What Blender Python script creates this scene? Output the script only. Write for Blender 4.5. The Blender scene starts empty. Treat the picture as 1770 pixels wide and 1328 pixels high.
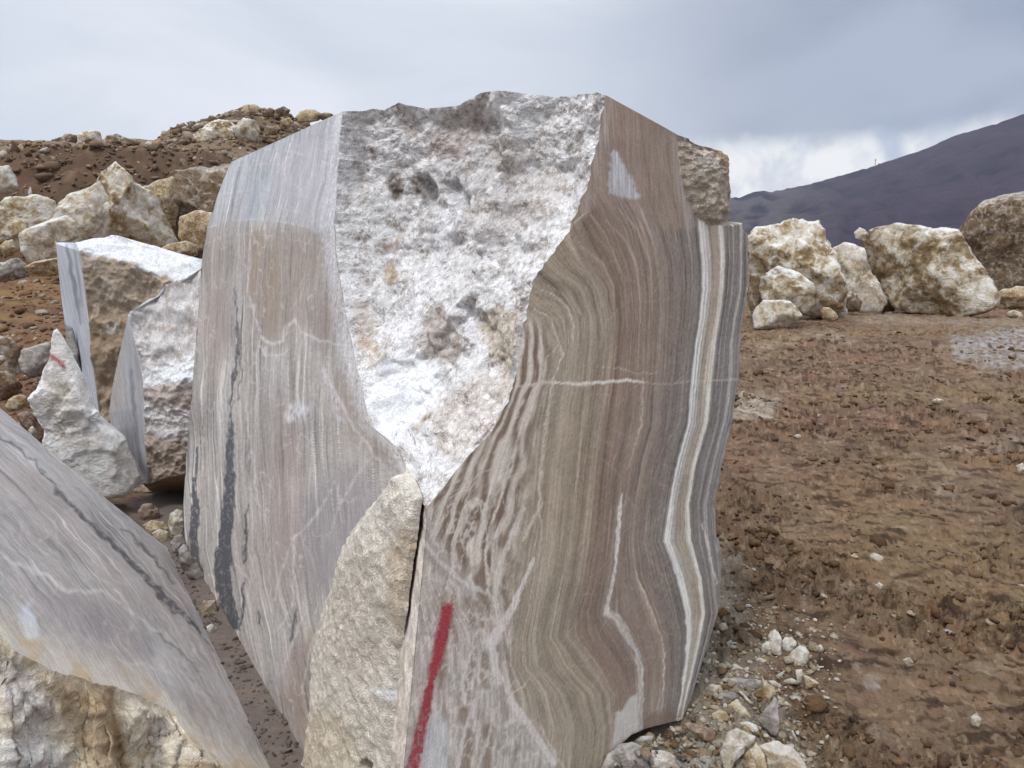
import bpy, math, random
import numpy as np

# ------------------------------------------------------------------ camera
CAM_H = 1.6
PITCH = math.radians(10.0)
F = 1278.0                      # focal length in photograph pixels (1770 wide)
scene = bpy.context.scene
col = scene.collection
cam_d = bpy.data.cameras.new('camera')
cam_d.sensor_fit = 'HORIZONTAL'
cam_d.sensor_width = 36.0
cam_d.lens = F / 1770.0 * 36.0
cam_d.clip_start = 0.05
cam_d.clip_end = 20000.0
cam = bpy.data.objects.new('camera', cam_d)
col.objects.link(cam)
cam.location = (0, 0, CAM_H)
cam.rotation_euler = (math.radians(90) - PITCH, 0, 0)
scene.camera = cam

# ------------------------------------------------------------------ light
SUN_EL = math.radians(60)
SUN_AZ = math.radians(212)       # compass style, clockwise from +Y
world = bpy.data.worlds.new('World')
scene.world = world
world.use_nodes = True
sun_d = bpy.data.lights.new('sun', 'SUN')
sun_d.energy = 1.5
sun_d.angle = math.radians(10)
sun_d.color = (1.0, 0.965, 0.91)
sun = bpy.data.objects.new('sun', sun_d)
col.objects.link(sun)
sdir = (math.sin(SUN_AZ) * math.cos(SUN_EL), math.cos(SUN_AZ) * math.cos(SUN_EL), math.sin(SUN_EL))
from mathutils import Vector
sun.rotation_euler = Vector(sdir).to_track_quat('Z', 'Y').to_euler()
sun.location = (-4, -6, 12)

scene.view_settings.view_transform = 'Standard'
scene.view_settings.look = 'None'
scene.view_settings.gamma = 1.0
scene.view_settings.exposure = 0.42
scene.view_settings.use_curve_mapping = False
scene.cycles.use_denoising = True
scene.cycles.max_bounces = 5
scene.cycles.diffuse_bounces = 3
scene.cycles.volume_bounces = 0


def lin(c):
    """sRGB 0..255 triple -> linear"""
    c = np.asarray(c, dtype=np.float64) / 255.0
    return np.where(c <= 0.04045, c / 12.92, ((c + 0.055) / 1.055) ** 2.4)


class NT:
    """tiny helper around a node tree"""
    def __init__(self, tree):
        self.t = tree
        self.t.nodes.clear()

    def n(self, kind, **kw):
        nd = self.t.nodes.new(kind)
        for k, v in kw.items():
            setattr(nd, k, v)
        return nd

    def link(self, a, b):
        self.t.links.new(a, b)

    def val(self, sock, v):
        if hasattr(v, 'is_output'):
            self.link(v, sock)
        else:
            sock.default_value = v

    def math(self, op, a, b=None, c=None, clamp=False):
        nd = self.n('ShaderNodeMath', operation=op, use_clamp=clamp)
        self.val(nd.inputs[0], a)
        if b is not None:
            self.val(nd.inputs[1], b)
        if c is not None:
            self.val(nd.inputs[2], c)
        return nd.outputs[0]

    def smooth(self, v, a, b, lo=0.0, hi=1.0):
        nd = self.n('ShaderNodeMapRange', interpolation_type='SMOOTHSTEP')
        self.val(nd.inputs['Value'], v)
        nd.inputs['From Min'].default_value = a
        nd.inputs['From Max'].default_value = b
        nd.inputs['To Min'].default_value = lo
        nd.inputs['To Max'].default_value = hi
        return nd.outputs[0]

    def mix(self, fac, a, b, mode='MIX'):
        nd = self.n('ShaderNodeMix', data_type='RGBA', blend_type=mode)
        self.val(nd.inputs[0], fac)
        for sock, v in ((nd.inputs[6], a), (nd.inputs[7], b)):
            if hasattr(v, 'is_output'):
                self.link(v, sock)
            else:
                sock.default_value = (v[0], v[1], v[2], 1.0)
        return nd.outputs[2]

    def noise(self, vec, scale, detail=4.0, rough=0.55, dist=0.0):
        nd = self.n('ShaderNodeTexNoise')
        if vec is not None:
            self.link(vec, nd.inputs['Vector'])
        nd.inputs['Scale'].default_value = scale
        nd.inputs['Detail'].default_value = detail
        nd.inputs['Roughness'].default_value = rough
        nd.inputs['Distortion'].default_value = dist
        return nd.outputs['Fac']

    def voronoi(self, vec, scale, feature='F1'):
        nd = self.n('ShaderNodeTexVoronoi', feature=feature)
        if vec is not None:
            self.link(vec, nd.inputs['Vector'])
        nd.inputs['Scale'].default_value = scale
        return nd.outputs['Distance']

    def vscale(self, vec, s):
        nd = self.n('ShaderNodeVectorMath', operation='MULTIPLY')
        self.link(vec, nd.inputs[0])
        nd.inputs[1].default_value = s
        return nd.outputs[0]

    def attr(self, name, out='Color'):
        nd = self.n('ShaderNodeAttribute', attribute_name=name)
        return nd.outputs[out]


# ------------------------------------------------------------------ overcast sky (world)
def build_sky():
    g = NT(world.node_tree)
    tc = g.n('ShaderNodeTexCoord')
    d = tc.outputs['Generated']
    sep = g.n('ShaderNodeSeparateXYZ')
    g.link(d, sep.inputs[0])
    x, y, z = sep.outputs
    sky = g.n('ShaderNodeTexSky', sky_type='NISHITA')
    sky.sun_disc = False
    sky.sun_elevation = SUN_EL
    sky.sun_rotation = SUN_AZ
    sky.air_density = 1.0
    sky.dust_density = 2.0
    # cloud sheet: noise on a flattened direction so that clouds stretch towards the horizon
    zz = g.math('ADD', g.math('MAXIMUM', z, 0.0), 0.30)
    comb = g.n('ShaderNodeCombineXYZ')
    g.link(g.math('DIVIDE', x, zz), comb.inputs[0])
    g.link(g.math('DIVIDE', y, zz), comb.inputs[1])
    g.link(g.math('MULTIPLY', z, 1.5), comb.inputs[2])
    n1 = g.noise(comb.outputs[0], 1.3, 6.0, 0.55, 0.5)
    n2 = g.noise(comb.outputs[0], 1.7, 5.0, 0.5, 0.3)
    K = 10.0      # the background strength below is 0.1
    def C(r, gg, b):
        c = lin((r, gg, b)) * K
        return (c[0], c[1], c[2])
    base = g.mix(g.smooth(n1, 0.30, 0.70), C(192, 198, 207), C(215, 218, 223))
    # a heavy blue-grey bank of cloud in the east
    xr = g.math('ADD', x, g.math('MULTIPLY', g.math('SUBTRACT', n2, 0.5), 0.30))
    east = g.smooth(xr, -0.05, 0.42)
    dark = g.mix(g.smooth(n2, 0.36, 0.66), C(119, 129, 147), C(154, 162, 177))
    cloud = g.mix(g.math('MULTIPLY', east, g.smooth(z, 0.75, 0.35)), base, dark)
    # paler, bluish air low in the west
    low = g.math('MULTIPLY', g.smooth(z, 0.17, 0.05), g.smooth(x, 0.0, -0.30))
    cloud = g.mix(g.math('MULTIPLY', low, 0.7), cloud, C(186, 198, 207))
    # clear white slot above the eastern ridge
    n3 = g.noise(d, 7.0, 5.0, 0.6, 0.3)
    zn = g.math('ADD', z, g.math('MULTIPLY', g.math('SUBTRACT', n3, 0.5), 0.07))
    slot = g.math('MULTIPLY', g.smooth(zn, 0.150, 0.122), g.smooth(xr, 0.10, 0.26))
    nlow = g.noise(d, 16.0, 4.0, 0.6, 0.2)
    slotc = g.mix(g.smooth(nlow, 0.42, 0.66), C(226, 226, 224), C(194, 199, 207))
    cloud = g.mix(slot, cloud, slotc)
    # rain shaft hanging through the slot: narrow in azimuth
    az = g.math('ARCTAN2', x, y)
    azn = g.math('ADD', az, g.math('MULTIPLY', g.math('SUBTRACT', z, 0.11), 0.35))
    azn = g.math('ADD', azn, g.math('MULTIPLY', g.math('SUBTRACT', nlow, 0.5), 0.02))
    shaft = g.math('ABSOLUTE', g.math('SUBTRACT', azn, 0.462))
    shaft = g.math('MULTIPLY', g.smooth(shaft, 0.020, 0.004), g.math('MULTIPLY', g.smooth(z, 0.075, 0.105), g.smooth(z, 0.165, 0.125)))
    cloud = g.mix(g.math('MULTIPLY', shaft, 0.6), cloud, C(138, 152, 180))
    # overcast brightens towards the zenith
    zen = g.smooth(z, 0.28, 0.95, 1.0, 2.1)
    vm = g.n('ShaderNodeVectorMath', operation='SCALE')
    g.link(cloud, vm.inputs[0])
    g.link(zen, vm.inputs['Scale'])
    final = g.mix(0.94, sky.outputs[0], vm.outputs[0])
    bg = g.n('ShaderNodeBackground')
    g.link(final, bg.inputs['Color'])
    bg.inputs['Strength'].default_value = 0.1
    out = g.n('ShaderNodeOutputWorld')
    g.link(bg.outputs[0], out.inputs['Surface'])

build_sky()

# ------------------------------------------------------------------ photo <-> world
CP, SP = math.cos(PITCH), math.sin(PITCH)

def ray(px, py):
    px = np.asarray(px, float); py = np.asarray(py, float)
    a = (px - 885.0) / F
    u = -(py - 664.0) / F
    return np.stack([a, CP + u * SP, -SP + u * CP], -1)

def on_plane(px, py, p0, n):
    d = ray(px, py)
    n = np.asarray(n, float)
    c = np.array([0, 0, CAM_H])
    t = ((np.asarray(p0, float) - c) @ n) / (d @ n)
    return c + d * t[..., None]

def at_y(px, py, Y):
    d = ray(px, py)
    Y = np.asarray(Y, float)
    t = Y / d[..., 1]
    return np.array([0, 0, CAM_H]) + d * t[..., None]

def on_ground(px, py, z=0.0):
    d = ray(px, py)
    t = (z - CAM_H) / d[..., 2]
    return np.array([0, 0, CAM_H]) + d * t[..., None]

def project(P):
    X, Y, Z = P[..., 0], P[..., 1], P[..., 2] - CAM_H
    dep = np.maximum(Y * CP - Z * SP, 1e-3)
    up = Y * SP + Z * CP
    return 885.0 + F * X / dep, 664.0 - F * up / dep

# ------------------------------------------------------------------ numpy noise
def _hash(ix, iy, iz, seed):
    h = (ix.astype(np.uint32) * np.uint32(374761393)
         + iy.astype(np.uint32) * np.uint32(668265263)
         + iz.astype(np.uint32) * np.uint32(2147483647)
         + np.uint32((seed * 974711 + 12345) & 0xffffffff))
    h = (h ^ (h >> np.uint32(13))) * np.uint32(1274126177)
    h ^= h >> np.uint32(16)
    return h

def gnoise(x, y, z=None, seed=0):
    """gradient noise, about -1..1"""
    x = np.asarray(x, np.float32); y = np.asarray(y, np.float32)
    if z is None:
        fx = np.floor(x); fy = np.floor(y)
        ix = fx.astype(np.int64); iy = fy.astype(np.int64)
        dx = x - fx; dy = y - fy
        u = dx * dx * dx * (dx * (dx * 6 - 15) + 10); v = dy * dy * dy * (dy * (dy * 6 - 15) + 10)
        iz = np.zeros_like(ix)
        def g(ox, oy):
            h = _hash(ix + ox, iy + oy, iz, seed).astype(np.float32) * np.float32(2 * math.pi / 4294967296.0)
            return np.cos(h) * (dx - ox) + np.sin(h) * (dy - oy)
        a = g(0, 0); b = g(1, 0); c = g(0, 1); e = g(1, 1)
        return ((a + u * (b - a)) * (1 - v) + (c + u * (e - c)) * v) * 1.5
    z = np.asarray(z, np.float32)
    x, y, z = np.broadcast_arrays(x, y, z)
    fx = np.floor(x); fy = np.floor(y); fz = np.floor(z)
    ix = fx.astype(np.int64); iy = fy.astype(np.int64); iz = fz.astype(np.int64)
    dx = x - fx; dy = y - fy; dz = z - fz
    u = dx * dx * (3 - 2 * dx); v = dy * dy * (3 - 2 * dy); w = dz * dz * (3 - 2 * dz)
    def g(ox, oy, oz):
        h = _hash(ix + ox, iy + oy, iz + oz, seed)
        a = (h & np.uint32(1023)).astype(np.float32) * (2 / 1023.) - 1
        b = ((h >> np.uint32(10)) & np.uint32(1023)).astype(np.float32) * (2 / 1023.) - 1
        c = ((h >> np.uint32(20)) & np.uint32(1023)).astype(np.float32) * (2 / 1023.) - 1
        return a * (dx - ox) + b * (dy - oy) + c * (dz - oz)
    r = 0
    for ox in (0, 1):
        wx = u if ox else 1 - u
        for oy in (0, 1):
            wy = v if oy else 1 - v
            for oz in (0, 1):
                wz = w if oz else 1 - w
                r = r + g(ox, oy, oz) * (wx * wy * wz)
    return r * 1.3

def fbm(x, y, z=None, oct=4, seed=0, gain=0.5, lac=2.03, ridge=False):
    a = 1.0; s = 0; tot = 0; f = 1.0
    for i in range(oct):
        n = gnoise(x * f, y * f, None if z is None else z * f, seed + i * 17)
        if ridge:
            n = 1 - 2 * np.abs(n)
        s = s + a * n; tot += a
        a *= gain; f *= lac
    return s / tot

def chips(P, f, seed, tilt=0.6, curv=0.6):
    """scalloped fracture relief: sharp ridges between shallow tilted hollows, about -0.5..0.5"""
    q = np.asarray(P, np.float32) * np.float32(f)
    i0 = np.floor(q).astype(np.int64)
    best = np.full(q.shape[:-1], 1e9, np.float32)
    for ox in (-1, 0, 1):
        for oy in (-1, 0, 1):
            for oz in (-1, 0, 1):
                cx, cy, cz = i0[..., 0] + ox, i0[..., 1] + oy, i0[..., 2] + oz
                h = _hash(cx, cy, cz, seed); h2 = _hash(cx, cy, cz, seed + 101)
                u = [((hh >> np.uint32(sft)) & np.uint32(1023)).astype(np.float32) * np.float32(1 / 1023.) for hh in (h, h2) for sft in (0, 10, 20)]
                dx = q[..., 0] - cx - u[0]; dy = q[..., 1] - cy - u[1]; dz = q[..., 2] - cz - u[2]
                v = curv * (dx * dx + dy * dy + dz * dz) + tilt * (dx * (u[3] - .5) + dy * (u[4] - .5) + dz * (u[5] - .5)) + 0.25 * u[3]
                best = np.minimum(best, v)
    return (best - 0.28) * 1.6

def sstep(a, b, x):
    t = np.clip((x - a) / (b - a + 1e-12), 0, 1)
    return t * t * (3 - 2 * t)

# ------------------------------------------------------------------ painting helpers (photo coordinates of surface points)
def seg_dist(x, y, pts, widths=None):
    best = np.full(x.shape, 1e9); bw = np.zeros(x.shape)
    pts = np.asarray(pts, float)
    if widths is None:
        widths = np.zeros(len(pts))
    widths = np.broadcast_to(np.asarray(widths, float), (len(pts),))
    for i in range(len(pts) - 1):
        ax, ay = pts[i]; bx, by = pts[i + 1]
        ex, ey = bx - ax, by - ay
        t = np.clip(((x - ax) * ex + (y - ay) * ey) / (ex * ex + ey * ey + 1e-9), 0, 1)
        dd = np.hypot(x - ax - t * ex, y - ay - t * ey)
        w = widths[i] + t * (widths[i + 1] - widths[i])
        q = dd - w * 0.5
        m = q < best
        best = np.where(m, q, best)
    return best

def stroke(x, y, pts, w, soft=1.5):
    pts = np.asarray(pts, float)
    pad = np.max(w) + soft * 2 + 4
    m = np.zeros(x.shape)
    sel = (x > pts[:, 0].min() - pad) & (x < pts[:, 0].max() + pad) & (y > pts[:, 1].min() - pad) & (y < pts[:, 1].max() + pad)
    if sel.any():
        q = seg_dist(x[sel], y[sel], pts, w)
        m[sel] = 1 - sstep(-soft, soft, q)
    return m

def poly(x, y, pts, feather=4.0):
    pts = np.asarray(pts, float)
    pad = feather * 2 + 4
    m = np.zeros(x.shape)
    sel = (x > pts[:, 0].min() - pad) & (x < pts[:, 0].max() + pad) & (y > pts[:, 1].min() - pad) & (y < pts[:, 1].max() + pad)
    if not sel.any():
        return m
    xs = x[sel]; ys = y[sel]
    inside = np.zeros(xs.shape, bool)
    j = len(pts) - 1
    for i in range(len(pts)):
        xi, yi = pts[i]; xj, yj = pts[j]
        c = ((yi > ys) != (yj > ys)) & (xs < (xj - xi) * (ys - yi) / (yj - yi + 1e-9) + xi)
        inside ^= c
        j = i
    dd = seg_dist(xs, ys, np.vstack([pts, pts[:1]]))
    sd = np.where(inside, -dd, dd)
    m[sel] = 1 - sstep(-feather, feather, sd)
    return m

def blend(C, m, c, k=1.0):
    """mix colour c (sRGB) into C (linear array) by mask m"""
    mm = np.clip(m * k, 0, 1)[..., None]
    return C * (1 - mm) + lin(c) * mm

# ------------------------------------------------------------------ mesh helpers
def mesh_obj(name, V, Fq, mat, parent=None, colors=None, smooth=True, attrs=None, Ft=None):
    V = np.array(V, np.float32).reshape(-1, 3)
    if parent is not None:
        V = V - np.array(parent.location, np.float32)
    V = np.ascontiguousarray(V)
    me = bpy.data.meshes.new(name)
    Fq = np.zeros((0, 4), np.int32) if Fq is None else np.asarray(Fq, np.int32)
    Ft = np.zeros((0, 3), np.int32) if Ft is None else np.asarray(Ft, np.int32)
    nl = Fq.size + Ft.size
    me.vertices.add(len(V)); me.vertices.foreach_set('co', V.ravel())
    me.loops.add(nl)
    me.loops.foreach_set('vertex_index', np.concatenate([Fq.ravel(), Ft.ravel()]))
    npoly = len(Fq) + len(Ft)
    me.polygons.add(npoly)
    starts = np.concatenate([np.arange(len(Fq)) * 4, Fq.size + np.arange(len(Ft)) * 3]).astype(np.int32)
    me.polygons.foreach_set('loop_start', starts)
    me.update(calc_edges=True)
    me.validate()
    if smooth:
        me.polygons.foreach_set('use_smooth', np.ones(len(me.polygons), bool))
    if colors is not None:
        a = me.attributes.new('Col', 'FLOAT_COLOR', 'POINT')
        cc = np.ones((len(V), 4), np.float32)
        cc[:, :3] = np.asarray(colors, np.float32).reshape(-1, 3)
        a.data.foreach_set('color', cc.ravel())
    for k, v in (attrs or {}).items():
        a = me.attributes.new(k, 'FLOAT', 'POINT')
        a.data.foreach_set('value', np.asarray(v, np.float32).ravel())
    if mat is not None:
        me.materials.append(mat)
    o = bpy.data.objects.new(name, me)
    col.objects.link(o)
    if parent is not None:
        o.parent = parent
    return o

def grid_faces(R, Cc, wrap=False):
    r = np.arange(R - 1)[:, None]
    c = np.arange(Cc if wrap else Cc - 1)[None, :]
    c2 = (c + 1) % Cc
    return np.stack([r * Cc + c, r * Cc + c2, (r + 1) * Cc + c2, (r + 1) * Cc + c], -1).reshape(-1, 4)

def grid_normals(P, wrap=False):
    if wrap:
        du = np.roll(P, -1, 1) - np.roll(P, 1, 1)
    else:
        du = np.gradient(P, axis=1)
    dv = np.gradient(P, axis=0)
    n = np.cross(du, dv)
    return n / (np.linalg.norm(n, axis=-1, keepdims=True) + 1e-12)

def tag(o, label=None, cat=None, group=None, kind=None):
    if label: o['label'] = label
    if cat: o['category'] = cat
    if group: o['group'] = group
    if kind: o['kind'] = kind
    return o

def empty(name, loc):
    o = bpy.data.objects.new(name, None)
    o.location = loc
    o.empty_display_size = 0.1
    col.objects.link(o)
    return o

# ------------------------------------------------------------------ materials
GAIN = 1.0 / 0.80      # photograph tone of an upright face -> base colour

def finish(g, color, rough, height=None, bump=0.3, dist=0.01, spec=0.3):
    b = g.n('ShaderNodeBsdfPrincipled')
    g.val(b.inputs['Base Color'], color)
    g.val(b.inputs['Roughness'], rough)
    b.inputs['Specular IOR Level'].default_value = spec
    if height is not None:
        bm = g.n('ShaderNodeBump')
        bm.inputs['Strength'].default_value = bump
        bm.inputs['Distance'].default_value = dist
        g.link(height, bm.inputs['Height'])
        g.link(bm.outputs[0], b.inputs['Normal'])
    out = g.n('ShaderNodeOutputMaterial')
    g.link(b.outputs[0], out.inputs['Surface'])
    return b

def new_mat(name):
    m = bpy.data.materials.new(name)
    m.use_nodes = True
    return m, NT(m.node_tree)

def scaled(g, colr, fac):
    vm = g.n('ShaderNodeVectorMath', operation='SCALE')
    g.link(colr, vm.inputs[0])
    g.val(vm.inputs['Scale'], fac)
    return vm.outputs[0]

def mat_sawn(name):
    """wire-sawn onyx: painted bands come from the stone's own colour attribute, grain and saw hairlines from nodes"""
    m, g = new_mat(name)
    tc = g.n('ShaderNodeTexCoord').outputs['Object']
    c = g.attr('Col')
    cb = g.n('ShaderNodeCombineXYZ')
    g.link(g.math('MULTIPLY', g.attr('band', 'Fac'), 0.42), cb.inputs[0])
    g.link(g.math('MULTIPLY', g.attr('along', 'Fac'), 0.012), cb.inputs[1])
    n1 = g.noise(cb.outputs[0], 1.0, 4.0, 0.75)
    n2 = g.noise(tc, 190.0, 3.0, 0.7)
    n3 = g.noise(tc, 26.0, 4.0, 0.6)
    k = g.math('ADD', g.math('MULTIPLY', n1, 1.15), g.math('MULTIPLY', n2, 0.75))
    k = g.math('ADD', k, g.math('MULTIPLY', n3, 0.30))
    k = g.math('ADD', k, -0.09)
    c = scaled(g, c, k)
    h = g.math('ADD', g.math('MULTIPLY', n1, 0.6), g.math('MULTIPLY', n2, 0.6))
    finish(g, c, 0.68, h, 0.18, 0.004, 0.3)
    return m

def mat_broken(name, sparkle=0.9, dark=(0.13, 0.11, 0.095), bump=0.7):
    """broken crystalline surface under white saw dust"""
    m, g = new_mat(name)
    tc = g.n('ShaderNodeTexCoord').outputs['Object']
    c = g.attr('Col')
    spk = g.attr('speck', 'Fac')
    wv = g.n('ShaderNodeTexNoise')
    g.link(tc, wv.inputs['Vector']); wv.inputs['Scale'].default_value = 22.0
    warp = g.n('ShaderNodeVectorMath', operation='MULTIPLY_ADD')
    g.link(wv.outputs['Color'], warp.inputs[0]); warp.inputs[1].default_value = (0.06, 0.06, 0.06); g.link(tc, warp.inputs[2])
    n1 = g.noise(warp.outputs[0], 58.0, 4.0, 0.66, 0.8)
    n2 = g.noise(warp.outputs[0], 150.0, 3.0, 0.65)
    ridge = g.math('ABSOLUTE', g.math('SUBTRACT', n1, 0.5))
    crack = g.smooth(ridge, 0.06, 0.0)              # curved dark flakes between crystals
    crack = g.math('MULTIPLY', crack, g.smooth(n2, 0.36, 0.56))
    crack = g.math('MULTIPLY', crack, spk)
    k = g.math('ADD', 0.20, g.math('MULTIPLY', n2, 0.95))
    k = g.math('ADD', k, g.math('MULTIPLY', n1, 0.65))
    c2 = scaled(g, c, k)
    c2 = g.mix(g.math('MULTIPLY', crack, sparkle), c2, dark)
    h = g.math('ADD', n1, g.math('MULTIPLY', n2, 0.5))
    finish(g, c2, 0.85, h, bump, 0.014, 0.2)
    return m

MAT_SAWN = mat_sawn('sawn_onyx')
MAT_BROKEN = mat_broken('broken_onyx')
MAT_CHUNK = mat_broken('beige_crust', 0.85, (0.15, 0.12, 0.09), 0.7)
MAT_GREYSAWN = mat_sawn('grey_sawn_marble')

def mat_rock(name, cols, dust=0.3, vein=0.35, scale=1.0, veincol=(0.62, 0.60, 0.56), dustcol=(0.70, 0.70, 0.70), bump=0.6, gain=0.92):
    """quarried boulder: patchy crust colours, pale veins, some dust caught on ledges"""
    m, g = new_mat(name)
    tcn = g.n('ShaderNodeTexCoord')
    geo = g.n('ShaderNodeNewGeometry')
    oi = g.n('ShaderNodeObjectInfo')
    off = g.n('ShaderNodeVectorMath', operation='MULTIPLY_ADD')
    g.link(tcn.outputs['Object'], off.inputs[0]); off.inputs[1].default_value = (scale, scale, scale)
    cr = g.n('ShaderNodeCombineXYZ')
    g.link(g.math('MULTIPLY', oi.outputs['Random'], 37.0), cr.inputs[0])
    g.link(g.math('MULTIPLY', oi.outputs['Random'], 91.0), cr.inputs[1])
    g.link(cr.outputs[0], off.inputs[2])
    v = off.outputs[0]
    n1 = g.noise(v, 1.6, 7.0, 0.62, 0.8)
    n2 = g.noise(v, 6.5, 6.0, 0.65, 0.5)
    n3 = g.noise(v, 26.0, 5.0, 0.7)
    ramp = g.n('ShaderNodeValToRGB')
    t = g.math('ADD', g.math('MULTIPLY', n1, 0.70), g.math('MULTIPLY', n2, 0.38))
    g.link(t, ramp.inputs[0])
    els = ramp.color_ramp.elements
    while len(els) < len(cols):
        els.new(0.5)
    for i, (pos, c) in enumerate(cols):
        els[i].position = pos
        l = np.clip(lin(c) * gain, 0, 0.84)
        els[i].color = (l[0], l[1], l[2], 1)
    c = ramp.outputs[0]
    # pale branching veins
    wv = g.n('ShaderNodeTexNoise'); g.link(v, wv.inputs['Vector']); wv.inputs['Scale'].default_value = 2.2; wv.inputs['Detail'].default_value = 5.0
    wp = g.n('ShaderNodeVectorMath', operation='MULTIPLY_ADD')
    g.link(wv.outputs['Color'], wp.inputs[0]); wp.inputs[1].default_value = (1.1, 1.1, 1.1); g.link(v, wp.inputs[2])
    vo = g.voronoi(wp.outputs[0], 1.5, 'DISTANCE_TO_EDGE')
    vm = g.math('MULTIPLY', g.smooth(vo, 0.10, 0.01), g.smooth(n2, 0.38, 0.60))
    c = g.mix(g.math('MULTIPLY', vm, vein), c, veincol)
    # powder on ledges, broken up by noise
    sx = g.n('ShaderNodeSeparateXYZ'); g.link(geo.outputs['Normal'], sx.inputs[0])
    up = g.math('ADD', sx.outputs[2], g.math('MULTIPLY', g.math('SUBTRACT', n2, 0.5), 1.3))
    dm = g.smooth(up, 0.45, 0.95)
    c = g.mix(g.math('MULTIPLY', dm, dust), c, dustcol)
    k = g.math('ADD', 0.36, g.math('MULTIPLY', n3, 0.80))
    k = g.math('ADD', k, g.math('MULTIPLY', n2, 0.48))
    c = scaled(g, c, k)
    h = g.math('ADD', n2, g.math('MULTIPLY', n3, 0.45))
    finish(g, c, 0.88, h, bump, 0.10 / scale, 0.15)
    return m

MAT_OCHRE = mat_rock('ochre_boulder', [(0.36, (84, 68, 48)), (0.45, (134, 112, 80)), (0.51, (170, 150, 118)), (0.57, (202, 192, 172)), (0.68, (226, 222, 215))], 0.7, 0.75, 1.0)
MAT_RUSSET = mat_rock('russet_boulder', [(0.36, (66, 52, 38)), (0.46, (112, 92, 66)), (0.52, (146, 126, 98)), (0.58, (184, 172, 150)), (0.68, (220, 216, 208))], 0.8, 0.5, 0.7)
MAT_PALE = mat_rock('pale_boulder', [(0.34, (120, 104, 84)), (0.46, (168, 150, 124)), (0.55, (196, 186, 170)), (0.66, (216, 213, 208)), (0.75, (226, 226, 228))], 0.5, 0.5, 1.6)
MAT_WHITE = mat_rock('white_dusty_stone', [(0.34, (150, 138, 124)), (0.44, (196, 190, 181)), (0.52, (216, 213, 210)), (0.62, (226, 226, 226)), (0.75, (232, 233, 236))], 0.7, 0.4, 2.2, gain=1.15)
MAT_BROWN = mat_rock('brown_rock', [(0.34, (72, 58, 46)), (0.46, (104, 86, 68)), (0.55, (128, 110, 90)), (0.66, (158, 144, 124)), (0.75, (180, 170, 156))], 0.25, 0.4, 1.2)
MAT_GREYROCK = mat_rock('grey_rock', [(0.34, (92, 86, 80)), (0.46, (124, 117, 110)), (0.55, (150, 143, 136)), (0.66, (176, 171, 165)), (0.75, (198, 196, 193))], 0.2, 0.35, 2.5)
MAT_RUBBLE = mat_rock('pale_rubble', [(0.34, (112, 98, 80)), (0.46, (156, 144, 126)), (0.55, (180, 171, 156)), (0.66, (204, 200, 192)), (0.75, (218, 218, 216))], 0.2, 0.4, 5.0)
MAT_TAN = mat_rock('tan_rubble', [(0.34, (96, 74, 46)), (0.46, (140, 116, 80)), (0.55, (170, 150, 116)), (0.66, (196, 184, 160)), (0.75, (214, 208, 196))], 0.2, 0.4, 5.0)
MAT_DIRTROCK = mat_rock('muddy_rock', [(0.34, (74, 56, 42)), (0.46, (100, 78, 60)), (0.55, (122, 98, 78)), (0.66, (150, 132, 112)), (0.75, (184, 172, 158))], 0.1, 0.2, 4.0)

# ------------------------------------------------------------------ the large onyx block
A = on_ground(320., 945.)
B = on_ground(530., 1310.)
dL = (B - A)[:2]; dL /= np.linalg.norm(dL)
hL = np.array([dL[1], -dL[0]])            # outward, towards the lower left
if hL @ (-B[:2]) < 0: hL = -hL
nL = np.array([hL[0], hL[1], 0.1326])     # the left face leans back a little
R0 = on_ground(1180., 1240.)
dR = np.array([0.78, 0.63]); dR /= np.linalg.norm(dR)
nR = np.array([dR[1], -dR[0], 0.0])
if nR[:2] @ (-R0[:2]) < 0: nR = -nR

def curve_on(pts, p0, n):
    """photo polyline on a plane -> functions x(z), y(z)"""
    pts = np.asarray(pts, float)
    P = on_plane(pts[:, 0], pts[:, 1], p0, n)
    for k in range(1, len(P)):                 # outlines are listed from the top down
        P[k, 2] = min(P[k, 2], P[k - 1, 2] - 0.010)
    P = P[::-1]
    def f(z):
        return np.stack([np.interp(z, P[:, 2], P[:, 0]), np.interp(z, P[:, 2], P[:, 1])], -1)
    f.ztop = P[-1, 2]; f.zbot = P[0, 2]
    return f

EL = curve_on([(400, 280), (388, 306), (372, 350), (358, 395), (349, 450), (344, 520), (336, 620), (330, 700), (322, 790), (317, 870), (320, 945), (322, 1010)], A, nL)
PLpts = [(592, 193), (583, 300), (579, 430), (598, 540), (618, 640), (642, 738), (668, 754), (690, 778), (712, 828), (730, 880)]
PRpts = [(1046, 165), (1036, 230), (1016, 320), (986, 395), (952, 440), (930, 470), (916, 510), (906, 560), (893, 650), (872, 705), (850, 745), (800, 800), (762, 848), (734, 882)]
PLz = curve_on(PLpts, A, nL)
PRz = curve_on(PRpts, R0, nR)
ERz = curve_on([(1047, 164.5), (1075, 180), (1110, 199), (1150, 221), (1176, 236), (1200, 240.5), (1228, 245), (1250, 254), (1268, 278), (1280, 308), (1285, 340), (1283, 375), (1284, 396), (1292, 404), (1299, 413), (1303, 470), (1297, 540), (1291, 600), (1286, 655), (1275, 710), (1262, 770), (1252, 830), (1243, 890),
                (1249, 930), (1255, 970), (1250, 1010), (1240, 1060), (1228, 1100), (1215, 1140), (1205, 1175), (1194, 1210), (1180, 1243), (1150, 1300)], R0, nR)

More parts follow.
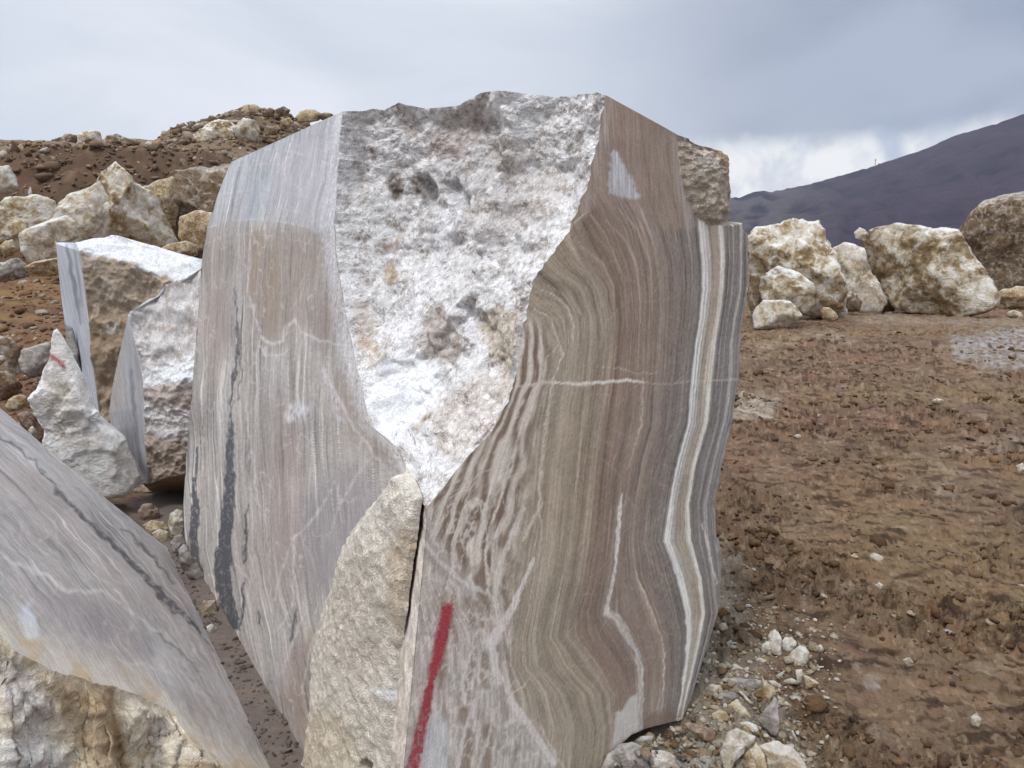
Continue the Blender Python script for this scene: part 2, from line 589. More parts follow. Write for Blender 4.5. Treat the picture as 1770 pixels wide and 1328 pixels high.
def corner(z):
    """plan position where the two sawn planes meet"""
    z = np.asarray(z, float)
    # nL.(p-A)=0 , nR.(p-R0)=0
    M = np.array([[nL[0], nL[1]], [nR[0], nR[1]]])
    b0 = nL[:2] @ A[:2] - nL[2] * z
    b1 = np.full_like(z, nR[:2] @ R0[:2])
    iM = np.linalg.inv(M)
    return np.stack([iM[0, 0] * b0 + iM[0, 1] * b1, iM[1, 0] * b0 + iM[1, 1] * b1], -1)

zap = 0.5 * (PLz.zbot + PRz.zbot)
def PL(z, jagged=1.0):
    c = corner(z)
    low = c + dR * 0.012
    w = sstep(zap - 0.02, zap + 0.03, z)[..., None]
    jag = 0.012 * gnoise(z * 9, z * 0, seed=503) + 0.007 * gnoise(z * 31, z * 0, seed=504) + 0.004 * gnoise(z * 90, z * 0, seed=505)
    return (PLz(z) + dL * (jagged * jag * sstep(zap, zap + 0.2, z))[..., None]) * w + low * (1 - w)
def PR(z, jagged=1.0):
    c = corner(z)
    low = c + dR * 0.0145
    w = sstep(zap - 0.05, zap + 0.0, z)[..., None]
    jag = 0.010 * gnoise(z * 9, z * 0, seed=506) + 0.007 * gnoise(z * 33, z * 0, seed=507) + 0.004 * gnoise(z * 95, z * 0, seed=508)
    return (PRz(z) + dR * (jagged * jag * sstep(zap, zap + 0.2, z))[..., None]) * w + low * (1 - w)
QLz = curve_on([(704, 816), (682, 838), (660, 862), (630, 900), (607, 930), (598, 960), (588, 985), (574, 1030), (562, 1060), (556, 1095), (545, 1130), (543, 1165), (541, 1200), (542, 1240), (538, 1275), (530, 1328), (520, 1400), (512, 1480)], A, nL)
zq = QLz.ztop
def QR(z):
    w = sstep(zq - 0.05, zq + 0.02, z)[..., None]
    jag = 0.006 * gnoise(z * 17, z * 0, seed=501) + 0.003 * gnoise(z * 60, z * 0, seed=502)
    off = np.interp(z, [0.0, 0.45, 0.62, 0.80, 0.98, 1.04, 1.3], [0.060, 0.050, 0.046, 0.030, 0.013, 0.013, 0.012]) + jag
    low = corner(z) - dL * np.maximum(off, 0.008)[..., None]
    up = EL(z) * 0.001 + PL(z) * 0.999
    return low * (1 - w) + up * w
def QL(z):
    w = sstep(zq - 0.012, zq + 0.005, z)[..., None]
    up = EL(z) * 0.002 + PL(z) * 0.998
    return QLz(z) * (1 - w) + up * w
def ER(z): return ERz(z)
def BR(z):
    return ERz(z) + np.array([-dL[0], -dL[1]]) * 2.2 + 0 * z[..., None]
def BL(z):
    return EL(z) + np.array([0.55, 0.55]) + 0 * z[..., None]

zTL = EL.ztop
zPL = PLz.ztop
zPR = PRz.ztop
zER = 1.62

def chord_push(f, z):
    """hollow of the broken corner, metres behind the straight chord"""
    prof = np.clip(4 * f * (1 - f), 0, 1) ** 0.75
    up = sstep(zap, 1.9, z)
    rib = np.exp(-((f - 0.60) / 0.07) ** 2) * sstep(1.35, 1.9, z) * 0.14   # rib running up to the peak
    return prof * (0.05 + 0.16 * up) - rib

# outline of the top
def scoop_top():
    f = np.linspace(0, 1, 400)
    z = np.full_like(f, 2.0)
    pl, pr = PL(z), PR(z)
    p = pl * (1 - f[:, None]) + pr * f[:, None]
    ch = pr - pl
    nn = np.stack([-ch[:, 1], ch[:, 0]], -1); nn /= np.linalg.norm(nn, axis=-1, keepdims=True)
    p = p + nn * chord_push(f, z)[:, None]
    sil = np.array([(592, 193), (630, 184), (655, 188), (690, 178), (705, 183), (735, 188), (760, 186), (790, 178), (815, 168), (843, 157), (870, 157), (905, 161), (950, 166), (1000, 165), (1046, 165)], float)
    zt = np.full_like(f, 2.0)
    for _ in range(6):
        P = np.concatenate([p, zt[:, None]], -1)
        X, Yp = project(P)
        ty = np.interp(X, sil[:, 0], sil[:, 1])
        d = ray(X, ty)
        zt = CAM_H + d[:, 2] / d[:, 1] * p[:, 1]
    return f, zt
SC_F, SC_Z = scoop_top()
ROWS = 490
segs = [('sawn_face', EL, QL, 230), ('corner_chunk', QL, QR, 80), ('crack', QR, PL, 14), ('broken_face', PL, PR, 270),
        ('sawn_face', PR, ER, 330), ('rear_side', ER, BR, 40), ('rear_side', BR, BL, 20), ('rear_side', BL, EL, 30)]

def seg_grid(i):
    name, a, b, n = segs[i]
    f = np.linspace(0, 1, n + 1)
    t = np.concatenate([np.linspace(0, 0.915, ROWS - 90, endpoint=False), np.linspace(0.915, 1, 90)])[:, None]
    if i >= 6: t = np.concatenate([t[:-1:6], t[-1:]])
    zb = np.full(n + 1, -0.12)
    if i == 0: zt = zTL * (1 - f) + zPL * f
    elif i in (1, 2): zt = np.full(n + 1, zPL)
    elif i == 3: zt = np.interp(f, SC_F, SC_Z)
    elif i == 4:
        zt = np.full(n + 1, zPR)
        # undercut foot at the right
        ft = on_plane(np.array([1000., 1040., 1062., 1080., 1110., 1150., 1180.]), np.array([1380., 1328., 1296., 1277., 1264., 1252., 1243.]), R0, nR)
        q0 = np.array(PR(np.array(0.0))); q1 = np.array(ER(np.array(0.0)))
        fs = (ft[:, :2] - q0) @ dR / np.linalg.norm(q1 - q0)
        zb = np.interp(f, np.concatenate([[0], fs]), np.concatenate([[-0.12], np.maximum(ft[:, 2], -0.12)]))
    elif i == 5: zt = zPR * (1 - f) + 1.9 * f; zb = np.full(n + 1, 0.0) * (1 - f) - 0.12 * f
    elif i == 6: zt = np.full(n + 1, 1.9)
    else: zt = 1.9 * (1 - f) + zTL * f
    z = zb[None, :] + t * (zt - zb)[None, :]
    pa, pb = a(z), b(z)
    p = pa * (1 - f[None, :, None]) + pb * f[None, :, None]
    if i == 3:          # ragged rims only: the hollow itself follows the smooth chord
        qa, qb = PL(z, 0.0), PR(z, 0.0)
        wa = (1 - sstep(0, 0.06, f))[None, :, None]; wb = sstep(0.94, 1, f)[None, :, None]
        p = qa * (1 - f[None, :, None]) + qb * f[None, :, None] + (pa - qa) * wa + (pb - qb) * wb
        pa, pb = qa, qb
    return np.concatenate([p, z[..., None]], -1), f, pa, pb

BLOCK = empty('onyx_block', (0, 2.6, 0))
tag(BLOCK, 'huge upright banded onyx block, sawn on two sides, white broken corner', 'stone block')

# ---- stone colours of the right-hand face: growth bands traced as x(y), each with its band coordinate s
BY = [165, 250, 330, 400, 450, 500, 550, 600, 660, 730, 800, 870, 935, 1000, 1060, 1100, 1150, 1200, 1260, 1328, 1420]
BANDS = [
    (820, [500, 520, 560, 620, 680, 740, 780, 800, 810, 780, 745, 715, 700, 690, 690, 690, 690, 690, 690, 690, 690]),
    (865, [560, 600, 660, 720, 770, 800, 845, 865, 870, 828, 790, 758, 738, 728, 745, 760, 765, 762, 758, 752, 745]),
    (905, [640, 690, 740, 790, 820, 845, 900, 902, 900, 868, 842, 815, 785, 780, 812, 835, 842, 835, 825, 815, 800]),
    (955, [720, 760, 800, 830, 850, 875, 950, 966, 955, 945, 938, 932, 920, 910, 900, 892, 890, 915, 925, 920, 905]),
    (985, [780, 815, 850, 870, 885, 935, 991, 989, 983, 972, 962, 955, 950, 940, 930, 922, 925, 965, 985, 978, 960]),
    (1015, [860, 880, 900, 912, 945, 1004, 1020, 1021, 1015, 1006, 1000, 992, 985, 975, 963, 955, 985, 1030, 1042, 1035, 1015]),
    (1070, [985, 990, 1000, 1040, 1064, 1079, 1083, 1078, 1070, 1060, 1050, 1043, 1038, 1027, 1012, 1015, 1058, 1078, 1077, 1070, 1055]),
    (1112, [1050, 1055, 1066, 1100, 1112, 1117, 1117, 1115, 1112, 1107, 1087, 1073, 1067, 1058, 1050, 1084, 1106, 1108, 1105, 1098, 1080]),
    (1135, [1085, 1088, 1095, 1122, 1136, 1141, 1141, 1139, 1135, 1130, 1112, 1099, 1094, 1100, 1126, 1140, 1149, 1147, 1142, 1134, 1120]),
    (1197, [1188, 1196, 1206, 1211, 1215, 1216, 1211, 1203, 1197, 1191, 1172, 1158, 1149, 1174, 1187, 1190, 1186, 1180, 1166, 1150, 1135]),
    (1228, [1224, 1234, 1244, 1248, 1250, 1248, 1241, 1234, 1228, 1222, 1201, 1189, 1192, 1211, 1217, 1209, 1199, 1188, 1175, 1158, 1142]),
    (1260, [1262, 1270, 1276, 1280, 1281, 1279, 1270, 1264, 1260, 1252, 1232, 1219, 1221, 1233, 1239, 1231, 1216, 1202, 1185, 1167, 1150]),
    (1300, [1310, 1310, 1310, 1306, 1306, 1304, 1299, 1294, 1290, 1278, 1264, 1250, 1254, 1260, 1254, 1243, 1226, 1210, 1194, 1177, 1160]),
]
TONES = [(800, (178, 170, 164)), (840, (172, 163, 156)), (862, (168, 156, 145)), (880, (186, 177, 168)), (900, (162, 147, 132)), (915, (184, 174, 162)),
         (930, (168, 154, 138)), (948, (165, 151, 132)), (968, (163, 146, 126)), (985, (168, 152, 132)), (1000, (152, 136, 116)), (1015, (160, 145, 124)), (1030, (150, 131, 112)), (1042, (160, 143, 124)),
         (1058, (143, 120, 103)), (1070, (134, 111, 97)), (1080, (148, 126, 112)), (1092, (138, 116, 103)), (1105, (150, 131, 117)), (1120, (139, 119, 107)), (1135, (148, 130, 119)),
         (1150, (136, 119, 110)), (1165, (132, 119, 112)), (1178, (134, 123, 116)), (1188, (130, 121, 116)), (1194, (126, 118, 114)), (1196, (214, 210, 205)), (1198, (228, 225, 221)), (1200, (186, 180, 173)), (1202, (222, 218, 213)), (1203.5, (205, 201, 196)),
         (1205, (160, 152, 144)), (1208, (186, 178, 168)), (1211, (158, 145, 129)), (1216, (172, 158, 139)), (1219, (160, 146, 128)), (1222.5, (178, 165, 147)), (1225, (214, 205, 191)), (1229.5, (220, 212, 199)), (1231.5, (150, 142, 135)),
         (1234, (130, 122, 118)), (1244, (124, 117, 114)), (1247, (158, 150, 146)), (1249, (128, 121, 118)), (1257, (130, 123, 120)), (1259, (176, 170, 167)), (1263, (170, 164, 161)), (1265.5, (128, 121, 120)),
         (1274, (134, 126, 124)), (1278, (150, 143, 140)), (1282, (138, 131, 129)), (1294, (146, 140, 138)), (1300, (178, 176, 175)), (1320, (186, 185, 186))]
TONE_S = np.array([t[0] for t in TONES]); TONE_C = lin([t[1] for t in TONES])

def band_coord(x, y):
    xs = np.stack([np.interp(y, BY, b[1]) for b in BANDS], -1)
    ss = np.array([b[0] for b in BANDS], float)
    s = np.full(x.shape, ss[0])
    for i in range(len(ss) - 1):
        a, b = xs[..., i], xs[..., i + 1]
        t = np.clip((x - a) / np.maximum(b - a, 0.5), 0, 1)
        s = np.where(x > a, ss[i] + t * (ss[i + 1] - ss[i]), s)
    ov = x > xs[..., -1]
    return np.where(ov, ss[-1] + (x - xs[..., -1]), s)

def tone(s):
    return np.stack([np.interp(s, TONE_S, TONE_C[:, k]) for k in range(3)], -1)

def paint_right(x, y):
    wx = x + 1.3 * gnoise(x / 40, y / 70, seed=3) + 0.6 * gnoise(x / 6, y / 14, seed=4)
    wy = y + 2.0 * gnoise(x / 30, y / 30, seed=5)
    s = band_coord(wx, wy)
    C = tone(s)
    # fine growth lines along the bands
    lines = 0.3 * gnoise(s / 3.0, y / 420, seed=11) + 0.5 * gnoise(s / 4.1, y / 500, seed=12) + 0.5 * gnoise(s / 11.0, y / 600, seed=13)
    fib = gnoise(x / 3.0, y / 9.0, seed=15) * 0.5 + gnoise(x / 3.3, y / 3.3, seed=16) * 0.5
    cloud = fbm(x / 60, y / 90, oct=4, seed=18)
    lines = lines + 0.3 * gnoise(s / 3.4, y / 300, seed=14)
    hi = np.clip(gnoise(s / 3.4, y / 260, seed=17) * 2.4 - 0.95, 0, 1); lo = np.clip(gnoise(s / 3.4, y / 320, seed=19) * 2.2 - 0.8, 0, 1)
    k = 1.03 + 0.36 * lines + 0.26 * fib + 0.16 * cloud + 0.62 * hi - 0.42 * lo
    k = np.maximum(k, 0.32)
    # reddish / olive drift
    dr = fbm(x / 130, y / 160, oct=3, seed=21)
    C = C * k[..., None] * (1 + dr[..., None] * np.array([0.05, 0.0, -0.06])) * np.array([1.0, 1.0, 0.95])
    lum = C.mean(-1, keepdims=True); C = C * 0.72 + lum * 0.28
    # finely toothed darker columns inside the grey bands
    teeth = np.clip(gnoise(x / 2.4, y / 7.0, seed=23) * 1.4, 0, 1) * poly(s, y, [(1150, 350), (1194, 350), (1194, 1300), (1150, 1300)], 3) \
        + np.clip(gnoise(x / 3.0, y / 6.0, seed=24) * 1.4, 0, 1) * poly(s, y, [(1232, 350), (1257, 350), (1257, 1000), (1232, 1000)], 2)
    C = C * (1 - 0.22 * np.clip(teeth, 0, 1))[..., None]
    # contorted cream / brown ribbons next to the broken corner
    zone = sstep(958, 925, s) * sstep(530, 600, y)
    ph = s / 15.5 + 0.5 * gnoise(x / 40, y / 60, seed=31)
    rib = np.sin(2 * np.pi * ph) * 0.6 + 0.55 * gnoise(s / 4.5, y / 120, seed=32) + 0.35 * gnoise(s / 2.0, y / 200, seed=33)
    cr = lin((216, 207, 195)); br = lin((112, 90, 72)); gr = lin((160, 150, 143))
    w = sstep(-0.45, 0.5, rib)[..., None]
    RC = (br * (1 - w) + cr * w)
    RC = RC * 0.82 + gr * 0.18
    RC = RC * (1 + 0.30 * fib + 0.2 * lines)[..., None]
    C = C * (1 - 0.92 * zone[..., None]) + RC * (0.92 * zone[..., None])
    # pale greige ground lower left with brown islands
    xw = x + 7 * gnoise(x / 26, y / 40, seed=41) + 3 * gnoise(x / 8, y / 12, seed=42)
    yw = y + 8 * gnoise(x / 30, y / 30, seed=43)
    matrix = poly(xw, yw, [(700, 880), (745, 880), (770, 950), (830, 1010), (850, 1060), (880, 1090), (870, 1170), (900, 1230), (950, 1300), (985, 1420), (600, 1420), (640, 1100)], 16)
    streak = gnoise(x / 7, y / 50, seed=44) + 0.7 * gnoise(x / 3, y / 30, seed=45)
    MC = lin((186, 178, 170)) * (1 + 0.30 * streak + 0.22 * fib)[..., None]
    C = C * (1 - 0.85 * matrix[..., None]) + MC * (0.85 * matrix[..., None])
    greyband = stroke(xw, yw, [(728, 905), (742, 950), (770, 985), (800, 1005), (822, 1022)], [18, 22, 20, 16, 10], 5)
    C = blend(C, greyband * (0.6 + 0.4 * streak), (136, 128, 124), 0.75)
    isl = [[(800, 1036), (812, 1032), (818, 1060), (822, 1088), (812, 1086), (803, 1062)],
           [(822, 1022), (836, 1030), (842, 1052), (838, 1082), (830, 1088), (828, 1060), (818, 1040)],
           [(811, 1128), (822, 1120), (818, 1160), (812, 1190), (818, 1214), (806, 1208), (802, 1180)],
           [(833, 1122), (846, 1126), (846, 1160), (838, 1190), (828, 1188), (830, 1150)],
           [(792, 1224), (808, 1220), (812, 1240), (802, 1258), (794, 1246)],
           [(776, 1010), (788, 1020), (790, 1046), (780, 1046)], [(778, 1080), (786, 1082), (786, 1100), (778, 1100)],
           [(800, 1262), (822, 1256), (812, 1330), (790, 1340)], [(840, 1250), (856, 1240), (848, 1328), (830, 1340)], [(772, 1140), (777, 1140), (776, 1158), (771, 1158)]]
    for q in isl:
        C = blend(C, poly(xw, yw, q, 3.5) * (0.75 + 0.35 * streak), (134, 114, 96), 0.85)
    pale = poly(xw, yw, [(742, 1236), (760, 1228), (772, 1250), (774, 1328), (770, 1420), (715, 1420), (722, 1328)], 5)
    C = blend(C, pale, (206, 210, 214), 0.6)
    # veins
    xv = x + 2.5 * gnoise(x / 14, y / 14, seed=51) + 1.2 * gnoise(x / 5, y / 5, seed=52)
    yv = y + 2.5 * gnoise(x / 14, y / 14, seed=53)
    V = [([(893, 668), (925, 664), (950, 661), (975, 663)], [3, 5, 6, 3], (205, 194, 182), .7),
         ([(960, 662), (1000, 664), (1040, 661), (1082, 658), (1112, 660)], [3, 5, 5, 6, 2], (222, 214, 204), .9),
         ([(1112, 660), (1160, 664), (1200, 658), (1285, 656)], [1, 1, 1.2, 2], (200, 192, 186), .6),
         ([(1030, 634), (1075, 638), (1100, 646), (1135, 645)], [1, 1.5, 2, 1], (196, 184, 172), .6),
         ([(1112, 655), (1111, 700), (1109, 730), (1096, 775), (1086, 810)], [2, 2, 4, 2, 1], (196, 182, 170), .7),
         ([(1075, 852), (1072, 880), (1068, 930), (1064, 975)], [2, 7, 8, 3], (214, 206, 198), .8),
         ([(1064, 975), (1058, 1012), (1051, 1040), (1047, 1060)], [5, 7, 6, 9], (196, 190, 184), .8),
         ([(1047, 1060), (1064, 1067), (1082, 1095), (1100, 1124), (1108, 1158), (1108, 1200), (1107, 1258)], [8, 11, 12, 9, 9, 8, 7], (196, 190, 184), .75),
         ([(1052, 1058), (1068, 1070), (1086, 1098), (1104, 1128), (1109, 1200), (1106, 1256)], [2, 3, 3, 2, 3, 3], (130, 124, 120), .5),
         ([(1098, 985), (1108, 1015), (1128, 1060), (1142, 1100), (1148, 1132), (1147, 1180), (1143, 1236)], [1.5, 3, 2.5, 2, 3, 2, 1], (206, 194, 178), .7),
         ([(1149, 935), (1165, 972), (1185, 1040), (1190, 1100), (1182, 1180)], [5, 7, 6, 6, 6], (220, 214, 204), .6),
         ([(1213, 905), (1224, 940), (1230, 975), (1238, 1010)], [2, 5, 4, 2], (206, 196, 184), .6),
         ([(955, 655), (948, 700), (940, 760), (934, 820), (932, 870), (936, 920), (930, 980)], [3, 4, 4, 5, 4, 2, 1], (205, 194, 180), .7),
         ([(955, 655), (966, 630), (972, 612), (963, 585), (950, 548), (925, 535)], [3, 3, 4, 3, 3, 2], (206, 197, 184), .7),
         ([(989, 600), (990, 560), (984, 535), (965, 515), (938, 502)], [2, 3, 3, 3, 2], (208, 196, 180), .7),
         ([(945, 620), (962, 600), (968, 590)], [1, 2, 1], (205, 194, 180), .6),
         ([(1017, 366), (1005, 374), (988, 388), (984, 410)], [2, 3, 2, 2], (206, 190, 172), .7),
         ([(1020, 372), (1040, 396), (1058, 430), (1070, 470)], [2, 2, 2, 1], (190, 170, 150), .5),
         ([(1107, 364), (1122, 395), (1134, 435), (1136, 480)], [1.5, 1.5, 2, 1], (190, 172, 156), .5),
         ([(905, 880), (890, 914), (878, 941), (865, 974), (856, 1022), (852, 1069), (866, 1084)], [8, 9, 9, 8, 9, 10, 8], (200, 192, 184), .8),
         ([(938, 870), (920, 900), (905, 935)], [4, 7, 4], (198, 188, 176), .7),
         ([(922, 966), (903, 1013), (884, 1054), (866, 1083), (848, 1108), (854, 1150), (868, 1194), (884, 1212), (909, 1248), (930, 1278), (958, 1320)], [6, 9, 12, 16, 14, 14, 15, 12, 14, 12, 10], (202, 196, 190), .85),
         ([(868, 705), (850, 745), (835, 790), (818, 838), (800, 880), (786, 930)], [3, 4, 3, 4, 3, 3], (206, 194, 178), .7),
         ([(905, 690), (886, 735), (872, 770), (852, 830), (838, 880), (826, 930), (818, 975)], [5, 6, 5, 5, 4, 4, 3], (206, 196, 184), .8),
         ([(925, 680), (908, 720), (892, 770), (884, 810), (864, 865), (850, 905), (838, 960), (845, 1010)], [4, 5, 4, 4, 5, 6, 5, 8], (208, 198, 186), .75),
         ([(733, 935), (754, 965), (787, 995), (812, 1016), (832, 1020)], [6, 8, 7, 9, 6], (204, 198, 193), .7),
         ([(848, 1109), (826, 1110), (812, 1134), (800, 1180), (806, 1222)], [8, 6, 6, 5, 4], (202, 196, 190), .7),
         ([(856, 1225), (846, 1268), (829, 1318), (815, 1380)], [6, 6, 5, 5], (200, 192, 185), .7),
         ([(822, 1217), (803, 1261), (792, 1318), (785, 1380)], [6, 5, 5, 4], (202, 196, 190), .7),
         ([(885, 1200), (905, 1186), (918, 1172)], [3, 2.5, 1], (205, 190, 170), .8),
         ([(898, 1245), (905, 1290), (922, 1335)], [3, 4, 4], (200, 190, 180), .6),
         ([(935, 1255), (948, 1285), (975, 1330)], [3, 4, 4], (200, 190, 180), .6)]
    brk = 0.9 + 0.6 * gnoise(x / 5, y / 5, seed=55)
    for p, wd, c, kk in V:
        C = blend(C, stroke(xv, yv, p, wd, 1.3) * np.clip(brk, 0.3, 1), tuple(min(v * 1.05, 235) for v in c), kk * 1.12)
    # cream foot wedge
    C = blend(C, poly(xv, yv, [(1064, 1232), (1076, 1228), (1090, 1205), (1102, 1196), (1104, 1262), (1085, 1276), (1068, 1290), (1058, 1300), (1062, 1270)], 3), (200, 196, 188), 0.8)
    C = blend(C, poly(xv, yv, [(1108, 1238), (1160, 1225), (1182, 1243), (1110, 1270)], 8), (120, 100, 84), 0.5)
    wz = np.clip(matrix + zone * sstep(700, 900, y), 0, 1)
    web = np.abs(fbm(xv / 34, yv / 62, oct=3, seed=56)); web2 = np.abs(fbm(xv / 15, yv / 34, oct=3, seed=57))
    C = blend(C, (1 - sstep(0.02, 0.07, web)) * wz, (210, 203, 196), 0.75)
    C = blend(C, (1 - sstep(0.015, 0.05, web2)) * wz * sstep(-0.2, 0.2, gnoise(x / 50, y / 50, seed=58)), (206, 199, 192), 0.6)
    C = blend(C, sstep(0.18, 0.34, fbm(xv / 20, yv / 46, oct=3, seed=59)) * wz * (0.7 + 0.4 * lines), (128, 112, 98), 0.6)
    # fine crazing: short hairlines
    rng = np.random.default_rng(7)
    for i in range(150):
        cx = rng.uniform(900, 1180); cy = rng.uniform(420, 1300); a = rng.normal(1.0 if rng.random() < .5 else -0.4, 0.35); L = rng.uniform(10, 45)
        p = [(cx - L * math.cos(a), cy + L * math.sin(a)), (cx, cy + rng.uniform(-3, 3)), (cx + L * math.cos(a), cy - L * math.sin(a))]
        C = blend(C, stroke(xv, yv, p, [0.2, 0.9, 0.2], 0.9), (206, 192, 176), rng.uniform(0.15, 0.45))
    # nested arch lines
    a0 = np.array([(905, 528), (945, 540), (962, 566), (966, 612)], float); a1 = np.array([(1082, 346), (1116, 388), (1137, 442), (1141, 545)], float)
    for k_ in range(17):
        t_ = (k_ + rng.uniform(-0.25, 0.25)) / 16.0
        p = a0 * (1 - t_) + a1 * t_
        C = blend(C, stroke(wx, wy, p, [1.0, rng.uniform(1.5, 3.5), 2.2, 0.6], 1.5), (202, 186, 166) if k_ % 2 else (108, 86, 70), rng.uniform(0.3, 0.55))
    # upper part: cut by a coarser wire, bands veiled by saw marks
    top = poly(x + 3 * gnoise(x / 20, y / 20, seed=61), y + 6 * gnoise(x / 18, y / 40, seed=62), [(1046, 140), (1014, 325), (978, 402), (1004, 374), (1040, 352), (1066, 345), (1092, 350), (1120, 368), (1146, 396), (1178, 398), (1190, 380), (1178, 330), (1172, 225), (1120, 190)], 6)
    hair = gnoise(x / 3.0, y / 60, seed=63) * 0.9 + gnoise(x / 3.5, y / 90, seed=64) * 0.8
    TC = lin((150, 133, 120)) * (1 + 0.17 * hair + 0.10 * gnoise(x / 30, y / 30, seed=65))[..., None]
    C = C * (1 - 0.68 * top[..., None]) + TC * 0.68 * top[..., None]
    ledge = poly(x, y, [(1046, 150), (1000, 390), (1030, 345), (1052, 250), (1060, 178)], 10)
    C = blend(C, ledge * (0.7 + 0.6 * hair), (186, 178, 172), 0.45)
    tri = poly(x + 5 * gnoise(x / 9, y / 9, seed=66), y + 4 * gnoise(x / 7, y / 20, seed=67), [(1058, 262), (1066, 262), (1078, 284), (1094, 312), (1108, 346), (1088, 344), (1066, 338), (1050, 334), (1052, 300)], 3.5)
    C = blend(C, tri * (0.8 + 0.4 * hair), (196, 198, 206), 0.85)
    edge = poly(x, y, [(1162, 235), (1172, 235), (1182, 330), (1205, 390), (1190, 400), (1168, 330)], 4)
    C = blend(C, edge * (0.7 + 0.5 * hair), (172, 162, 156), 0.5)
    return C, s

def paint_left(x, y):
    xw = x + 4 * gnoise(x / 26, y / 80, seed=71) + 0.9 * gnoise(x / 9, y / 30, seed=72)
    yw = y + 5 * gnoise(x / 25, y / 25, seed=73)
    # vertical foliation, leaning with the outline
    q = xw - np.interp(y, [200, 400, 700, 950, 1328], [470, 430, 420, 430, 500])
    st = 0.5 * gnoise(q / 14, y / 260, seed=74) + 0.4 * gnoise(q / 5, y / 200, seed=75) + 0.3 * gnoise(q / 3.6, y / 160, seed=76)
    cl = fbm(xw / 70, yw / 130, oct=4, seed=77)
    st = st + 0.4 * gnoise(q / 3.8, y / 130, seed=84)
    hi = np.clip(gnoise(q / 3.2, y / 190, seed=86) * 2.3 - 0.75, 0, 1); lo = np.clip(gnoise(q / 3.8, y / 220, seed=87) * 2.3 - 0.8, 0, 1)
    C = np.broadcast_to(lin((154, 147, 141)), x.shape + (3,)).copy()
    fibL = gnoise(x / 3.6, y / 8, seed=88) * 0.6 + gnoise(x / 4.0, y / 4.0, seed=89) * 0.5
    C = C * np.maximum(1.02 + 0.36 * st + 0.34 * cl + 0.75 * hi - 0.5 * lo + 0.22 * fibL, 0.3)[..., None]
    pink = fbm(xw / 45, yw / 220, oct=3, seed=78)
    C = C * (1 + pink[..., None] * np.array([0.05, -0.01, -0.04]))
    # brown translucent core under the saw step
    core = poly(xw, yw, [(420, 392), (500, 392), (560, 405), (592, 430), (600, 545), (560, 600), (520, 560), (500, 585), (470, 600), (440, 560), (424, 500)], 20)
    C = blend(C, core * (0.62 + 0.5 * st), (128, 113, 101), 0.8)
    olive = poly(xw, yw, [(462, 440), (482, 430), (480, 560), (468, 590), (452, 540)], 8) + poly(xw, yw, [(430, 400), (452, 400), (446, 500), (432, 520)], 8)
    C = blend(C, olive, (138, 120, 100), 0.5)
    C = blend(C, poly(xw, yw, [(360, 395), (395, 390), (400, 560), (372, 700), (345, 640), (350, 470)], 14), (143, 129, 120), 0.55)
    C = blend(C, poly(xw, yw, [(455, 700), (500, 690), (520, 800), (500, 1000), (470, 1060), (455, 860)], 24), (137, 121, 112), 0.5)
    C = blend(C, poly(xw, yw, [(520, 860), (590, 800), (670, 860), (640, 900), (590, 980), (545, 1060), (515, 980)], 26), (136, 129, 130), 0.65)
    C = blend(C, poly(xw, yw, [(505, 1120), (545, 1090), (535, 1310), (515, 1290), (490, 1210)], 14) * (0.7 + 0.6 * st), (134, 113, 99), 0.7)
    C = blend(C, poly(xw, yw, [(560, 660), (600, 640), (640, 745), (690, 790), (700, 815), (660, 800), (600, 760)], 14) * (0.7 + 0.7 * st), (132, 115, 102), 0.6)
    # bleached upper part with saw arcs
    arc_y = 380 + 0.00075 * np.maximum(x - 440, 0) ** 2 * 2.2 + 0.0022 * np.minimum(x - 440, 0) ** 2
    top = (0.45 * sstep(5, -5, y - arc_y + 3 * gnoise(x / 15, y / 15, seed=80)) + 0.55 * sstep(40, -60, y - arc_y + 22 * gnoise(x / 12, y / 60, seed=83)))
    TC = lin((166, 167, 171)) * (1 + 0.30 * st + 0.20 * cl + 0.5 * hi - 0.36 * lo + 0.12 * fibL)[..., None]
    C = C * (1 - 0.74 * top[..., None]) + TC * 0.74 * top[..., None]
    C = blend(C, top * poly(xw, yw, [(470, 280), (560, 210), (585, 300), (572, 395), (480, 385)], 22), (170, 162, 165), 0.55)
    C = blend(C, top * poly(xw, yw, [(440, 300), (470, 290), (450, 390), (415, 395)], 12), (150, 156, 160), 0.6)
    C = blend(C, poly(xw, yw, [(585, 425), (575, 520), (600, 620), (620, 700), (590, 600), (566, 480), (560, 415)], 14), (172, 170, 174), 0.6)
    rng = np.random.default_rng(5)
    for off, kk, cc in ((0, .6, (206, 202, 200)), (-7, .35, (140, 138, 140)), (-22, .25, (206, 206, 208)), (-48, .45, (136, 134, 138)), (-52, .3, (208, 208, 210)), (-80, .3, (140, 140, 146)),
                        (-96, .35, (205, 205, 208)), (-118, .4, (138, 138, 142)), (-124, .35, (212, 212, 214)), (-140, .25, (206, 206, 210)), (26, .3, (200, 192, 186)), (58, .3, (196, 184, 172))):
        m = 1 - sstep(0.4, 2.0, np.abs(y - arc_y - off - 4 * gnoise(x / 90, x * 0 + off, seed=81)))
        kk = kk * 0.6
        C = blend(C, m * np.clip(0.4 + gnoise(x / 25, y / 9, seed=82 + int(abs(off))), 0, 1), cc, kk)
    # light veins
    xv = x + 3 * gnoise(x / 16, y / 16, seed=91) + 1.3 * gnoise(x / 5, y / 5, seed=92)
    yv = y + 3 * gnoise(x / 16, y / 16, seed=93)
